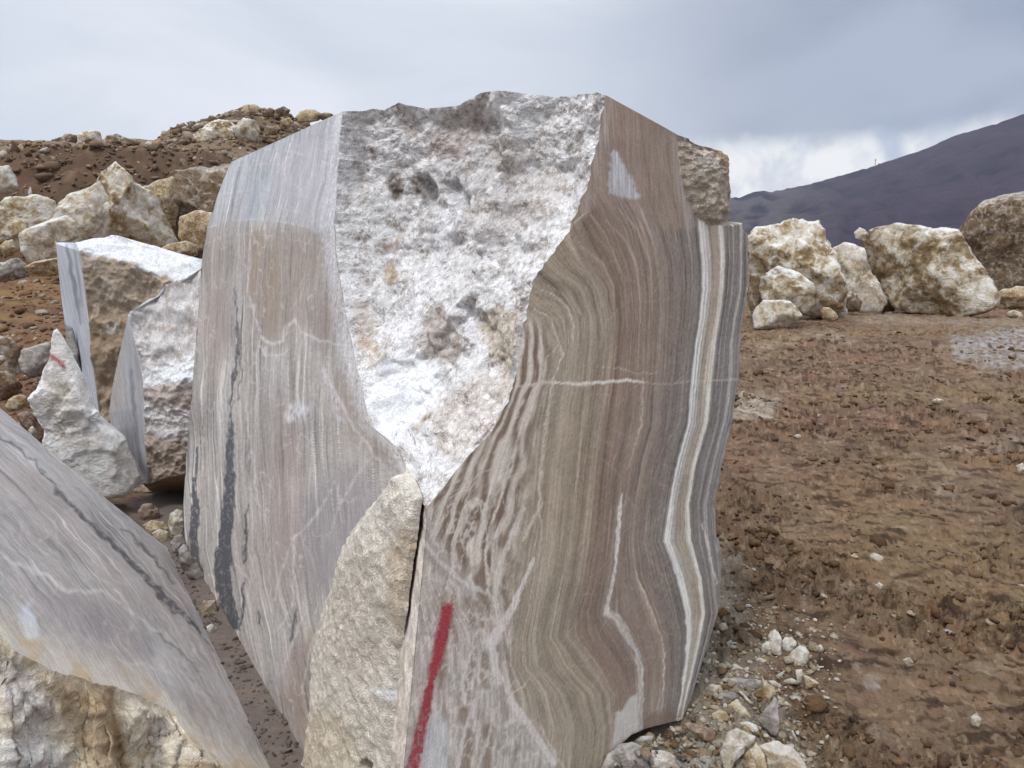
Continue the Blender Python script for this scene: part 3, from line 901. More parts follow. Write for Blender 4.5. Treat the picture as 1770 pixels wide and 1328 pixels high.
    V = [([(455, 395), (448, 300), (462, 250)], [2, 2, 1], .6), ([(436, 385), (430, 440), (428, 500), (440, 550), (452, 575)], [2, 2, 2, 2, 2], .7),
         ([(478, 380), (490, 320), (500, 262)], [1.5, 1.5, 1], .6), ([(450, 583), (470, 596), (490, 588), (496, 565), (510, 552), (520, 575), (540, 582), (565, 592), (610, 600)], [5, 7, 5, 7, 5, 4, 4, 3, 1], .6),
         ([(448, 590), (458, 612), (480, 615), (500, 605)], [2, 4, 4, 2], .6), ([(572, 848), (550, 885), (528, 912), (508, 928)], [2, 5, 4, 4], .5),
         ([(510, 925), (507, 980), (508, 1030), (498, 1062), (480, 1090)], [3, 3, 3, 3, 2], .6), ([(508, 930), (482, 1000), (470, 1060)], [2, 3, 2], .5),
         ([(640, 790), (612, 830), (590, 870), (575, 905)], [2, 4, 4, 2], .4), ([(560, 640), (590, 700), (612, 740), (650, 790), (672, 815)], [3, 6, 5, 4, 2], .5),
         ([(455, 860), (465, 960), (470, 1060), (482, 1170)], [2, 3, 2, 2], .5), ([(420, 600), (425, 700), (440, 820), (450, 900)], [2, 3, 2, 2], .5),
         ([(360, 600), (352, 700), (350, 800), (340, 900)], [2, 3, 2, 2], .4), ([(390, 620), (380, 760), (372, 900), (365, 1000)], [2, 3, 3, 2], .4),
         ([(530, 1050), (505, 1110), (490, 1160)], [2, 4, 2], .5), ([(440, 960), (430, 1020), (436, 1100)], [3, 4, 3], .4), ([(560, 1060), (540, 1110), (520, 1200)], [3, 5, 3], .4)]
    for p, wd, kk in V:
        C = blend(C, stroke(xv, yv, p, wd, 2.2) * np.clip(0.75 + 0.6 * gnoise(x / 7, y / 7, seed=94), 0.2, 1), (203, 196, 190), kk)
    web = np.abs(fbm(xv / 26, yv / 70, oct=3, seed=95))
    C = blend(C, (1 - sstep(0.012, 0.05, web)) * sstep(-0.1, 0.4, gnoise(x / 60, y / 60, seed=96)), (198, 190, 185), 0.4)
    # graphite veins near the far edge
    xd = x + 4 * gnoise(x / 9, y / 22, seed=101) + 2 * gnoise(x / 4, y / 9, seed=102)
    D = [([(406, 500), (409, 560), (411, 610), (405, 650), (400, 700), (398, 735)], [2, 3, 6, 5, 4, 5]),
         ([(398, 735), (400, 752), (397, 800), (397, 850), (393, 900), (388, 950), (384, 990), (390, 1030), (398, 1062), (408, 1086)], [6, 12, 15, 20, 22, 26, 28, 27, 22, 8]),
         ([(342, 772), (339, 800), (340, 830)], [4, 7, 3]), ([(336, 830), (338, 880), (334, 930), (338, 965), (342, 985)], [7, 15, 13, 16, 8]),
         ([(429, 872), (425, 925), (423, 975)], [3, 6, 3]), ([(411, 560), (418, 640), (412, 690)], [1, 2, 1]), ([(448, 1055), (447, 1078)], [2, 4]), ([(512, 1058), (508, 1085), (504, 1108)], [3, 5, 2]), ([(421, 1000), (420, 1050), (414, 1090)], [2, 7, 4])]
    dm = np.zeros(x.shape)
    for p, wd in D:
        dm = np.maximum(dm, stroke(xd, yw, p, wd, 2.0))
    lace = np.abs(fbm(xv / 12, yv / 22, oct=3, seed=103))
    dm = dm * (0.45 + 0.55 * sstep(0.005, 0.05, lace))
    C = blend(C, dm, (66, 68, 74), 0.92)
    C = C * np.array([0.97, 1.0, 1.04])
    # saw dust clinging along the broken edge
    plx = np.interp(y, [p[1] for p in PLpts], [p[0] for p in PLpts])
    dd = plx - x
    dust = sstep(34, 2, dd + 16 * gnoise(x / 7, y / 9, seed=106)) * sstep(880, 800, y) * np.clip(0.55 + 1.1 * gnoise(x / 3, y / 4, seed=107), 0, 1)
    C = blend(C, dust, (204, 203, 206), 0.6)
    # chalk smears
    sm = poly(xw, yw, [(492, 712), (508, 698), (536, 700), (530, 716), (506, 730), (494, 732)], 9)
    C = blend(C, sm * np.clip(0.6 + 1.2 * gnoise(x / 4, y / 14, seed=108), 0, 1), (196, 197, 204), 0.75)
    sm2 = stroke(xw, yw, [(556, 640), (575, 680), (592, 730)], [8, 16, 8], 6)
    C = blend(C, sm2 * np.clip(0.6 + gnoise(x / 4, y / 8, seed=105), 0, 1), (198, 198, 206), 0.6)
    return C, q

def paint_scoop(x, y):
    n1 = fbm(x / 34, y / 34, oct=5, seed=111); n2 = fbm(x / 9, y / 9, oct=4, seed=112)
    C = np.broadcast_to(lin((214, 213, 214)), x.shape + (3,)).copy()
    bare = sstep(0.08, 0.38, n1 + 0.45 * n2)
    C = blend(C, bare, (156, 144, 132), 0.48)
    C = blend(C, sstep(0.16, 0.36, fbm(x / 16, y / 16, oct=4, seed=118)), (126, 112, 100), 0.42)
    xw = x + 8 * gnoise(x / 18, y / 18, seed=113) + 3 * gnoise(x / 6, y / 6, seed=114); yw = y + 8 * gnoise(x / 18, y / 18, seed=115)
    P = [([(720, 600), (735, 545), (760, 528), (782, 560), (800, 610), (780, 630), (745, 620)], (150, 136, 124), .8),
         ([(830, 545), (860, 530), (898, 535), (896, 600), (880, 640), (850, 620), (832, 590)], (176, 160, 136), .75),
         ([(860, 640), (890, 620), (885, 680), (866, 690)], (184, 168, 146), .6),
         ([(740, 250), (760, 205), (842, 160), (846, 225), (800, 275), (750, 275), (720, 260)], (150, 132, 122), .55),
         ([(680, 185), (712, 185), (725, 235), (700, 240)], (152, 140, 130), .6), ([(598, 190), (640, 184), (650, 215), (610, 225)], (160, 150, 142), .55),
         ([(845, 235), (870, 225), (915, 260), (905, 310), (870, 320), (850, 280)], (172, 160, 148), .55),
         ([(800, 360), (880, 330), (940, 300), (990, 290), (960, 380), (900, 400), (830, 420)], (176, 164, 154), .35),
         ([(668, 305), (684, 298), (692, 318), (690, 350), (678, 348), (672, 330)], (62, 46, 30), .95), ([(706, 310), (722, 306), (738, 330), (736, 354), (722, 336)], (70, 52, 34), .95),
         ([(640, 258), (648, 254), (652, 272), (644, 276)], (110, 92, 66), .9), ([(655, 415), (672, 420), (700, 408), (690, 426), (668, 436)], (132, 106, 66), .85), ([(662, 462), (680, 452), (690, 470), (680, 494), (664, 488)], (150, 124, 84), .8),
         ([(622, 575), (640, 590), (652, 604), (640, 612), (626, 596)], (146, 116, 66), .85), ([(620, 280), (630, 300), (628, 370), (618, 360)], (170, 156, 140), .5),
         ([(612, 520), (640, 520), (650, 570), (660, 620), (640, 640), (620, 600)], (186, 170, 152), .6), ([(760, 690), (840, 640), (880, 690), (850, 740), (790, 800), (760, 780), (740, 720)], (190, 176, 164), .55),
         ([(712, 742), (728, 722), (742, 712), (744, 724), (722, 744)], (140, 122, 100), .85)]
    for p, c, k in P:
        C = blend(C, poly(xw, yw, p, 7) * np.clip(0.85 + 0.6 * n2, 0.2, 1), c, k)
    pow_ = poly(xw, yw, [(640, 640), (700, 600), (760, 640), (760, 690), (720, 720), (690, 760), (650, 735), (636, 690)], 12)
    C = blend(C, pow_, (220, 222, 228), 0.85)
    C = blend(C, stroke(xw, yw, [(800, 330), (770, 400), (760, 470), (700, 540), (690, 600)], [26, 30, 34, 30, 30], 14), (222, 222, 228), 0.6)
    C = blend(C, stroke(xw, yw, [(800, 525), (820, 580), (840, 640)], [14, 18, 12], 7), (222, 222, 226), 0.7)
    C = blend(C, stroke(xw, yw, [(900, 190), (960, 180), (1030, 175)], [20, 20, 12], 9), (222, 222, 224), 0.6)
    fl = np.abs(gnoise(xw / 9 + 0.8 * n2, yw / 5, seed=116)); fl2 = np.abs(gnoise(xw / 5, yw / 6 + 0.8 * n1, seed=117))
    flm = np.maximum((1 - sstep(0.04, 0.12, fl)) * sstep(-0.1, 0.25, n1 + 0.5 * n2), (1 - sstep(0.05, 0.13, fl2)) * sstep(0.0, 0.35, -n1 + 0.6 * n2)) * (1 - pow_)
    C = blend(C, flm, (104, 92, 82), 0.62)
    speck = np.clip(0.60 + 0.9 * n1 + 0.5 * n2 - 0.8 * pow_, 0.0, 1)
    return C, speck

def paint_chunk(x, y):
    n1 = fbm(x / 30, y / 30, oct=4, seed=121); n2 = fbm(x / 7, y / 7, oct=4, seed=122)
    C = np.broadcast_to(lin((194, 188, 178)), x.shape + (3,)) * (1 + 0.2 * n1 + 0.3 * n2)[..., None]
    C = blend(C, poly(x, y, [(560, 1030), (640, 960), (690, 960), (690, 1150), (640, 1190), (580, 1150)], 30) * sstep(-0.2, 0.5, n2), (140, 124, 110), 0.7)
    C = blend(C, poly(x, y, [(690, 950), (722, 900), (726, 960), (705, 1070), (692, 1120)], 4) * (0.7 + 0.5 * gnoise(x / 3, y / 40, seed=123)), (168, 146, 118), 0.7)
    C = blend(C, poly(x, y, [(700, 820), (720, 850), (728, 890), (715, 900), (690, 850)], 8), (214, 206, 196), 0.8)
    C = blend(C, poly(x, y, [(540, 1220), (620, 1230), (650, 1328), (530, 1340)], 22), (186, 174, 152), 0.6)
    C = blend(C, poly(x, y, [(655, 1190), (735, 1180), (712, 1210), (690, 1260), (684, 1210)], 6), (214, 216, 218), 0.8)
    C = blend(C, sstep(0.35, 0.6, n1), (206, 198, 186), 0.6)
    return C, np.clip(0.6 + 0.6 * n1, 0.1, 1)

def rough_disp(P, amp, seed, oct=6, f=3.0, gain=0.55):
    return amp * fbm(P[..., 0] * f, P[..., 1] * f, P[..., 2] * f, oct=oct, seed=seed, gain=gain)

def build_block():
    top_ring = []
    for i in range(len(segs)):
        name = segs[i][0]
        P, f, pa, pb = seg_grid(i)
        N = grid_normals(P)
        R_, C_ = P.shape[:2]
        colr = None; attrs = {}; mat = MAT_SAWN; lab = None
        if i == 0:
            x, y = project(P)
            colr, bq = paint_left(x, y); attrs['band'] = bq; attrs['along'] = y
            e = rough_disp(P, 0.004, 201, 4, 5.0)
            P = P + N * (e * sstep(0, 0.03, f)[None, :])[..., None]
            # chipped far edge
            chip = np.clip(gnoise(P[..., 2] * 30, P[..., 2] * 0, seed=202) * 0.5 + gnoise(P[..., 2] * 9, P[..., 2] * 0, seed=203), 0, 1)
            P[..., :2] += (dL * 0.03) * (chip * (1 - sstep(0, 0.03, f)[None, :]))[..., None]
            lab = 'long grey-lavender sawn face with dark graphite veins'
        elif i == 1:
            x, y = project(P)
            colr, sp = paint_chunk(x, y); attrs['speck'] = sp
            width = np.linalg.norm(pa - pb, axis=-1)
            bulge = (0.016 + 0.03 * np.clip(4 * f * (1 - f), 0, 1)[None, :]) * sstep(0.0, 0.06, width)
            e = rough_disp(P, 0.026, 211, 6, 6.0) * sstep(0.02, 0.10, width)
            e = e * 0.6 + (0.012 * chips(P, 8.0, 213) + 0.009 * chips(P, 34.0, 214)) * sstep(0.02, 0.10, width)
            inn = (sstep(-0.001, 0.004, f) * sstep(1.001, 0.985, f))[None, :]
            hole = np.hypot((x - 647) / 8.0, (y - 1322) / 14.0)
            P = P + N * (((bulge + e) * inn) - 0.07 * sstep(1.0, 0.75, hole))[..., None]
            P[..., :2] -= (dL * 0.012) * (gnoise(P[..., 2] * 40, P[..., 2] * 0, seed=212) * (1 - sstep(0, 0.12, f)[None, :]))[..., None]
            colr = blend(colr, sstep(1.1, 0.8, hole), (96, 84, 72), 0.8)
            up = sstep(zq + 0.01, zq + 0.03, P[..., 2])[..., None]
            colr = colr * (1 - up) + paint_left(x, y)[0] * up
            mat = MAT_CHUNK
            lab = 'rough beige crust chunk over the lower corner'
        elif i == 2:
            x, y = project(P)
            colr, bq = paint_right(x, y); attrs['band'] = bq; attrs['along'] = y
            up = sstep(zq - 0.02, zq + 0.02, P[..., 2])[..., None]
            colr = colr * (1 - up) + paint_left(x, y)[0] * up
            crackw = sstep(1120, 1060, y) * sstep(822, 850, y)
            gw = 0.010 + 0.006 * gnoise(P[..., 2] * 14, P[..., 2] * 0, seed=509)
            wd = np.linalg.norm(pa - pb, axis=-1)
            g = np.clip(1 - np.abs(f[None, :] * wd - 0.55 * gw) / np.maximum(0.62 * gw, 1e-4), 0, 1)
            P = P - N * 0 ; P[..., 1] += 0.06 * crackw * g; P[..., 0] -= 0.01 * crackw * g
            colr = blend(colr, crackw * g, (80, 68, 58), 0.9)
            lum = colr.mean(-1, keepdims=True)
            lab = 'narrow open crack beside the beige chunk'
        elif i == 3:
            x, y = project(P)
            ch = pb - pa
            width = np.linalg.norm(ch, axis=-1)
            nn = np.stack([-ch[..., 1], ch[..., 0], 0 * width], -1) / (width[..., None] + 1e-6)
            push = chord_push(f[None, :] + 0 * P[..., 2], P[..., 2]) * sstep(0.0, 0.25, width)
            inn = (sstep(0, 0.03, f) * sstep(1, 0.97, f))[None, :] * sstep(0.0, 0.12, width)
            big = 0.065 * fbm(P[..., 0] * 4.5, P[..., 1] * 4.5, P[..., 2] * 3.0, oct=3, seed=221)
            rid = 0.048 * fbm(P[..., 0] * 9, P[..., 1] * 9, P[..., 2] * 9, oct=5, seed=222, ridge=True, gain=0.6)
            big = big + 0.085 * chips(P * np.array([1, 1, 0.7]), 5.5, 225) + 0.030 * chips(P, 15.0, 226)
            rid = rid * 0.45 - 0.014 * chips(P, 42.0, 227)
            fine = 0.010 * fbm(P[..., 0] * 40, P[..., 1] * 40, P[..., 2] * 40, oct=3, seed=223, gain=0.7)
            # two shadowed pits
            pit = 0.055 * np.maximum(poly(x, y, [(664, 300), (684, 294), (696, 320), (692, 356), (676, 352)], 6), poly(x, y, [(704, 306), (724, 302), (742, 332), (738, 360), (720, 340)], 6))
            # broken ledges: the left part lies deeper than the rib, with hollows below
            lx = np.interp(y, [150, 230, 330, 400, 480, 560, 620], [846, 850, 806, 778, 762, 712, 690]) + 14 * gnoise(x / 40, y / 24, seed=228)
            led = sstep(12, -14, x - lx) * sstep(620, 560, y) * sstep(150, 200, y)
            lx2 = np.interp(y, [400, 520, 600, 700, 800], [905, 840, 835, 800, 770]) + 12 * gnoise(x / 30, y / 20, seed=229)
            led2 = sstep(8, -10, x - lx2) * sstep(400, 470, y) * sstep(800, 700, y)
            xq = x + 9 * gnoise(x / 16, y / 16, seed=230); yq = y + 9 * gnoise(x / 16, y / 16, seed=239)
            hol = poly(xq, yq, [(712, 610), (735, 540), (762, 522), (786, 560), (806, 616), (770, 640)], 8)
            pock = poly(xq, yq, [(640, 650), (700, 610), (762, 640), (764, 690), (722, 722), (690, 764), (652, 740)], 20)
            led = 0.055 * led + 0.035 * led2 + 0.035 * hol + 0.03 * pock
            P = P + nn * (led * inn)[..., None]
            P = P + nn * (push + (big - rid * 0.8 + fine) * inn + pit * inn)[..., None]
            colr, sp = paint_scoop(*project(P)); attrs['speck'] = sp
            colr = colr * 0.95
            lowz = sstep(zap + 0.02, zap - 0.01, P[..., 2])[..., None]
            colr = colr * (1 - lowz) + paint_right(x, y)[0] * lowz
            mat = MAT_BROKEN
            lab = 'white dusty broken hollow where the upper corner split off'
        elif i == 4:
            x, y = project(P)
            colr, s = paint_right(x, y)
            npoly = [(1176, 226), (1300, 226), (1300, 385), (1268, 384), (1240, 392), (1222, 390), (1200, 372), (1186, 340), (1178, 300), (1172, 260)]
            xw = x + 4 * gnoise(x / 14, y / 14, seed=231); yw = y + 4 * gnoise(x / 14, y / 14, seed=232)
            nm = poly(xw, yw, npoly, 3)
            nmw = poly(xw, yw, npoly, 24)
            nz = fbm(x / 26, y / 14, oct=5, seed=233, ridge=True)
            back = 0.10 * sstep(1225, 1290, x) ** 2 + 0.06 * sstep(285, 236, y) ** 2 * sstep(1176, 1216, x)
            nin = np.clip((nmw - 0.45) * 1.9, 0, 1)
            P = P + N * (nm * (0.016 * nin + (0.006 * nz + 0.012 * chips(P, 13.0, 237) + 0.007 * chips(P, 45.0, 238)) * (0.3 + 0.7 * nin)) - 0.7 * back * nm)[..., None]
            # gently uneven sawn plane, softened right arris
            P = P + N * (rough_disp(P, 0.003, 234, 4, 5.0))[..., None]
            edge = sstep(1270, 1302, s) * (1 - nm)
            P = P - N * (edge ** 2 * 0.035 + edge * 0.012 * gnoise(P[..., 2] * 22, x / 20, seed=235))[..., None]
            NC = lin((166, 156, 142)) * (1 + 0.40 * fbm(x / 16, y / 10, oct=4, seed=236) + 0.15 * nz)[..., None]
            NC = blend(NC, poly(xw, yw, [(1236, 240), (1262, 250), (1268, 280), (1250, 300), (1236, 270)], 7), (178, 150, 112), 0.7)
            NC = blend(NC, poly(xw, yw, [(1214, 234), (1262, 240), (1268, 262), (1240, 254)], 5), (224, 220, 214), 0.7)
            NC = blend(NC, poly(xw, yw, [(1190, 275), (1230, 268), (1240, 290), (1210, 292)], 6), (198, 192, 184), 0.6)
            NC = blend(NC, poly(xw, yw, [(1264, 330), (1275, 318), (1280, 345), (1268, 350)], 4), (84, 74, 66), 0.6)
            colr = colr * (1 - nm[..., None]) + NC * nm[..., None]
            edgeR = P[:, -1:].copy()
            lab = 'brown and grey banded sawn face with curved growth bands'
            attrs['nod'] = nm; attrs['band'] = s; attrs['along'] = y
        else:
            e = rough_disp(P, 0.05, 241 + i, 5, 2.5)
            inn = (sstep(0, 0.5, f) * sstep(1, 0.9, f))[None, :]
            P = P + N * (e * inn)[..., None]
            if i == 5:
                P = P + (edgeR - P[:, :1]) * ((1 - sstep(0, 0.35, f))[None, :, None])
            n = fbm(P[..., 0] * 3, P[..., 1] * 3, P[..., 2] * 3, oct=5, seed=251)
            colr = lin((186, 177, 163)) * (1 + 0.4 * n)[..., None]
            attrs['speck'] = np.full(P.shape[:2], 0.5)
            mat = MAT_CHUNK
        colr = np.clip(colr * GAIN, 0.01, 0.86)
        top_ring.append(P[-1, :-1].copy())
        fc = grid_faces(R_, C_)
        o = mesh_obj(name, P, fc, mat, BLOCK, colr, True, attrs)
        if lab: o['label'] = lab
        if i == 4:
            # the stone knob at the shoulder is a part of its own
            nodf = attrs['nod'].ravel()[fc].mean(1) > 0.5
            vv = P.reshape(-1, 3); cc = colr.reshape(-1, 3)
            bpy.data.objects.remove(o, do_unlink=True)
            o = mesh_obj(name, vv, fc[~nodf], mat, BLOCK, cc, True, {'band': attrs['band'], 'along': attrs['along']})
            o['label'] = lab
            o2 = mesh_obj('crust_knob', vv, fc[nodf], MAT_CHUNK, BLOCK, cc, True, {'speck': np.full(len(vv), 0.8)})
            o2['label'] = 'rough rounded crust knob at the upper right shoulder'
            # sprayed red line: thin paint film lying on the sawn face
            x, y = project(P)
            xp = x + 2.5 * gnoise(x / 6, y / 6, seed=261); yp = y + 3 * gnoise(x / 6, y / 6, seed=262)
            pm = np.maximum(stroke(xp, yp, [(773, 1052), (764, 1100), (755, 1140), (747, 1164)], [20, 20, 19, 15], 5.5), stroke(xp, yp, [(747, 1172), (741, 1196), (732, 1240), (722, 1290), (708, 1350)], [7, 14, 17, 20, 24], 3.0))
            patch = fbm(x / 5, y / 7, oct=3, seed=263)
            pm = pm * np.clip(0.92 + 0.55 * patch - 0.35 * sstep(1170, 1260, y) * (patch < 0.12), 0, 1)
            over = stroke(x, y, [(776, 1050), (762, 1110), (750, 1165), (738, 1220), (712, 1345)], [26, 28, 24, 24, 30], 13) * np.clip(0.55 + 1.2 * fbm(x / 3.5, y / 3.5, oct=3, seed=264), 0, 1)
            pm = np.maximum(pm, 0.30 * over)
            pf = pm.ravel()[fc].max(1) > 0.02
            Nn = grid_normals(P)
            po = mesh_obj('paint_stripe', P + Nn * 0.0012, fc[pf], MAT_PAINT, BLOCK, None, True, {'mask': pm})
            po['label'] = 'faded red spray paint stripe'
    ring = np.concatenate(top_ring)
    cen = np.array([-0.55, 3.1, 1.8])
    n = len(ring)
    inner = ring * 0.5 + cen * 0.5; inner[:, 2] = 1.45
    inner2 = ring * 0.93 + cen * 0.07; inner2[:, 2] = ring[:, 2] - 0.03
    frontv = np.concatenate([np.full(len(t_), k_ in (3, 4)) for k_, t_ in enumerate(top_ring)])
    inner2[frontv, :2] = ring[frontv, :2] + np.array([0.13, 0.27]); inner2[frontv, 2] -= 0.05
    s5 = sum(len(t_) for t_ in top_ring[:5]); n5 = len(top_ring[5]); w5 = (1 - sstep(0, 0.4, np.arange(n5) / n5))[:, None]
    inner2[s5:s5 + n5] = inner2[s5:s5 + n5] * (1 - w5) + (ring[s5:s5 + n5] + np.array([0.13, 0.27, -0.08])) * w5
    V = np.concatenate([ring, inner2, inner, cen[None]])
    k = np.arange(n); k2 = (k + 1) % n
    q = np.concatenate([np.stack([k, k2, k2 + n, k + n], -1), np.stack([k + n, k2 + n, k2 + 2 * n, k + 2 * n], -1)])
    t = np.stack([k + 2 * n, k2 + 2 * n, np.full(n, 3 * n)], -1)
    nn = fbm(V[:, 0] * 4, V[:, 1] * 4, V[:, 2] * 4, oct=4, seed=271)
    cc = np.clip(lin((205, 203, 200)) * (1 + 0.3 * nn)[:, None] * GAIN, 0.02, 0.86)
    o = mesh_obj('broken_top', V, q, MAT_BROKEN, BLOCK, cc, True, {'speck': np.full(len(V), 0.5)}, Ft=t)

def mat_paint():
    m, g = new_mat('red_spray_paint')
    tc = g.n('ShaderNodeTexCoord').outputs['Object']
    n = g.noise(tc, 150.0, 4.0, 0.65)
    b = g.n('ShaderNodeBsdfPrincipled')
    g.link(g.mix(g.smooth(n, 0.35, 0.7), (0.42, 0.022, 0.045), (0.58, 0.10, 0.12)), b.inputs['Base Color'])
    b.inputs['Roughness'].default_value = 0.6
    tr = g.n('ShaderNodeBsdfTransparent')
    mx = g.n('ShaderNodeMixShader')
    a = g.math('MULTIPLY', g.attr('mask', 'Fac'), g.smooth(n, 0.25, 0.48), clamp=True)
    g.link(a, mx.inputs[0]); g.link(tr.outputs[0], mx.inputs[1]); g.link(b.outputs[0], mx.inputs[2])
    out = g.n('ShaderNodeOutputMaterial')
    g.link(mx.outputs[0], out.inputs['Surface'])
    return m
MAT_PAINT = mat_paint()
build_block()

# ------------------------------------------------------------------ terrain
def bank_mask(r):
    return sstep(0.06, -0.20, r)

def height(x, y):
    yy = np.maximum(y, 0.5)
    r = x / yy
    front = sstep(0.2, 1.5, y)
    h = 0.0 * x
    far = sstep(3, 12, np.hypot(x, y))
    h += far * 0.10 * fbm(x * 0.18, y * 0.18, oct=3, seed=301)
    # the ground climbs towards the cut on the left
    h += 1.1 * sstep(6, 16, y) * sstep(-0.12, -0.40, r) * front
    wob = 1.1 * gnoise(x * 0.22, y * 0 + 3.3, seed=302) + 0.4 * gnoise(x * 0.9, y * 0 + 1.3, seed=303)
    toe = 16.6 + wob
    wall = sstep(toe, toe + 3.0, y)
    bm = bank_mask(r) * front
    crest = 3.0 + 0.25 * gnoise(x * 0.35, x * 0 + 7.7, seed=304)
    h += bm * wall * crest
    h += bm * 2.25 * np.clip((y - 19.6) / 14.4, 0, 1) * sstep(90, 45, y)
    # spoil heap on the plateau
    prof = np.interp(r, [-0.47, -0.44, -0.40, -0.365, -0.335, -0.30, -0.25, -0.20, -0.12, 0.0], [0, .55, .85, 1.0, 1.2, 1.18, 1.12, 1.05, 0.6, 0])
    h += bm * prof * 1.05 * sstep(21.5, 26.5, y) * sstep(40, 31, y)
    h += bm * 0.3 * fbm(x * 0.45, y * 0.45, oct=4, seed=305) * sstep(20, 25, y)
    # low rise beyond the boulders on the right
    h += sstep(0.12, 0.26, r) * front * (1.5 * sstep(26, 42, y) * sstep(160, 70, y))
    return h

def ground_detail(x, y):
    d = np.hypot(x, y)
    near = sstep(60, 18, d)
    b = fbm(x * 5.5, y * 5.5, oct=4, seed=311, gain=0.55)
    clod = np.abs(fbm(x * 9.0, y * 9.0, oct=4, seed=312, gain=0.6))
    lum = sstep(-0.12, 0.30, fbm(x * 1.1, y * 1.1, oct=3, seed=313))
    crumb = np.abs(gnoise(x * 21, y * 21, seed=316)) + 0.6 * np.abs(gnoise(x * 43, y * 43, seed=317))
    tr = fbm(x * 0.55 + y * 0.35, y * 2.2 - x * 1.2, oct=3, seed=314)
    return near * (0.055 * b * (0.5 + lum) + 0.085 * clod * (0.3 + lum) + 0.045 * tr + 0.035 * crumb * (0.15 + lum ** 2) * sstep(14, 6, d) + 0.05 * fbm(x * 1.3, y * 1.3, oct=3, seed=315))

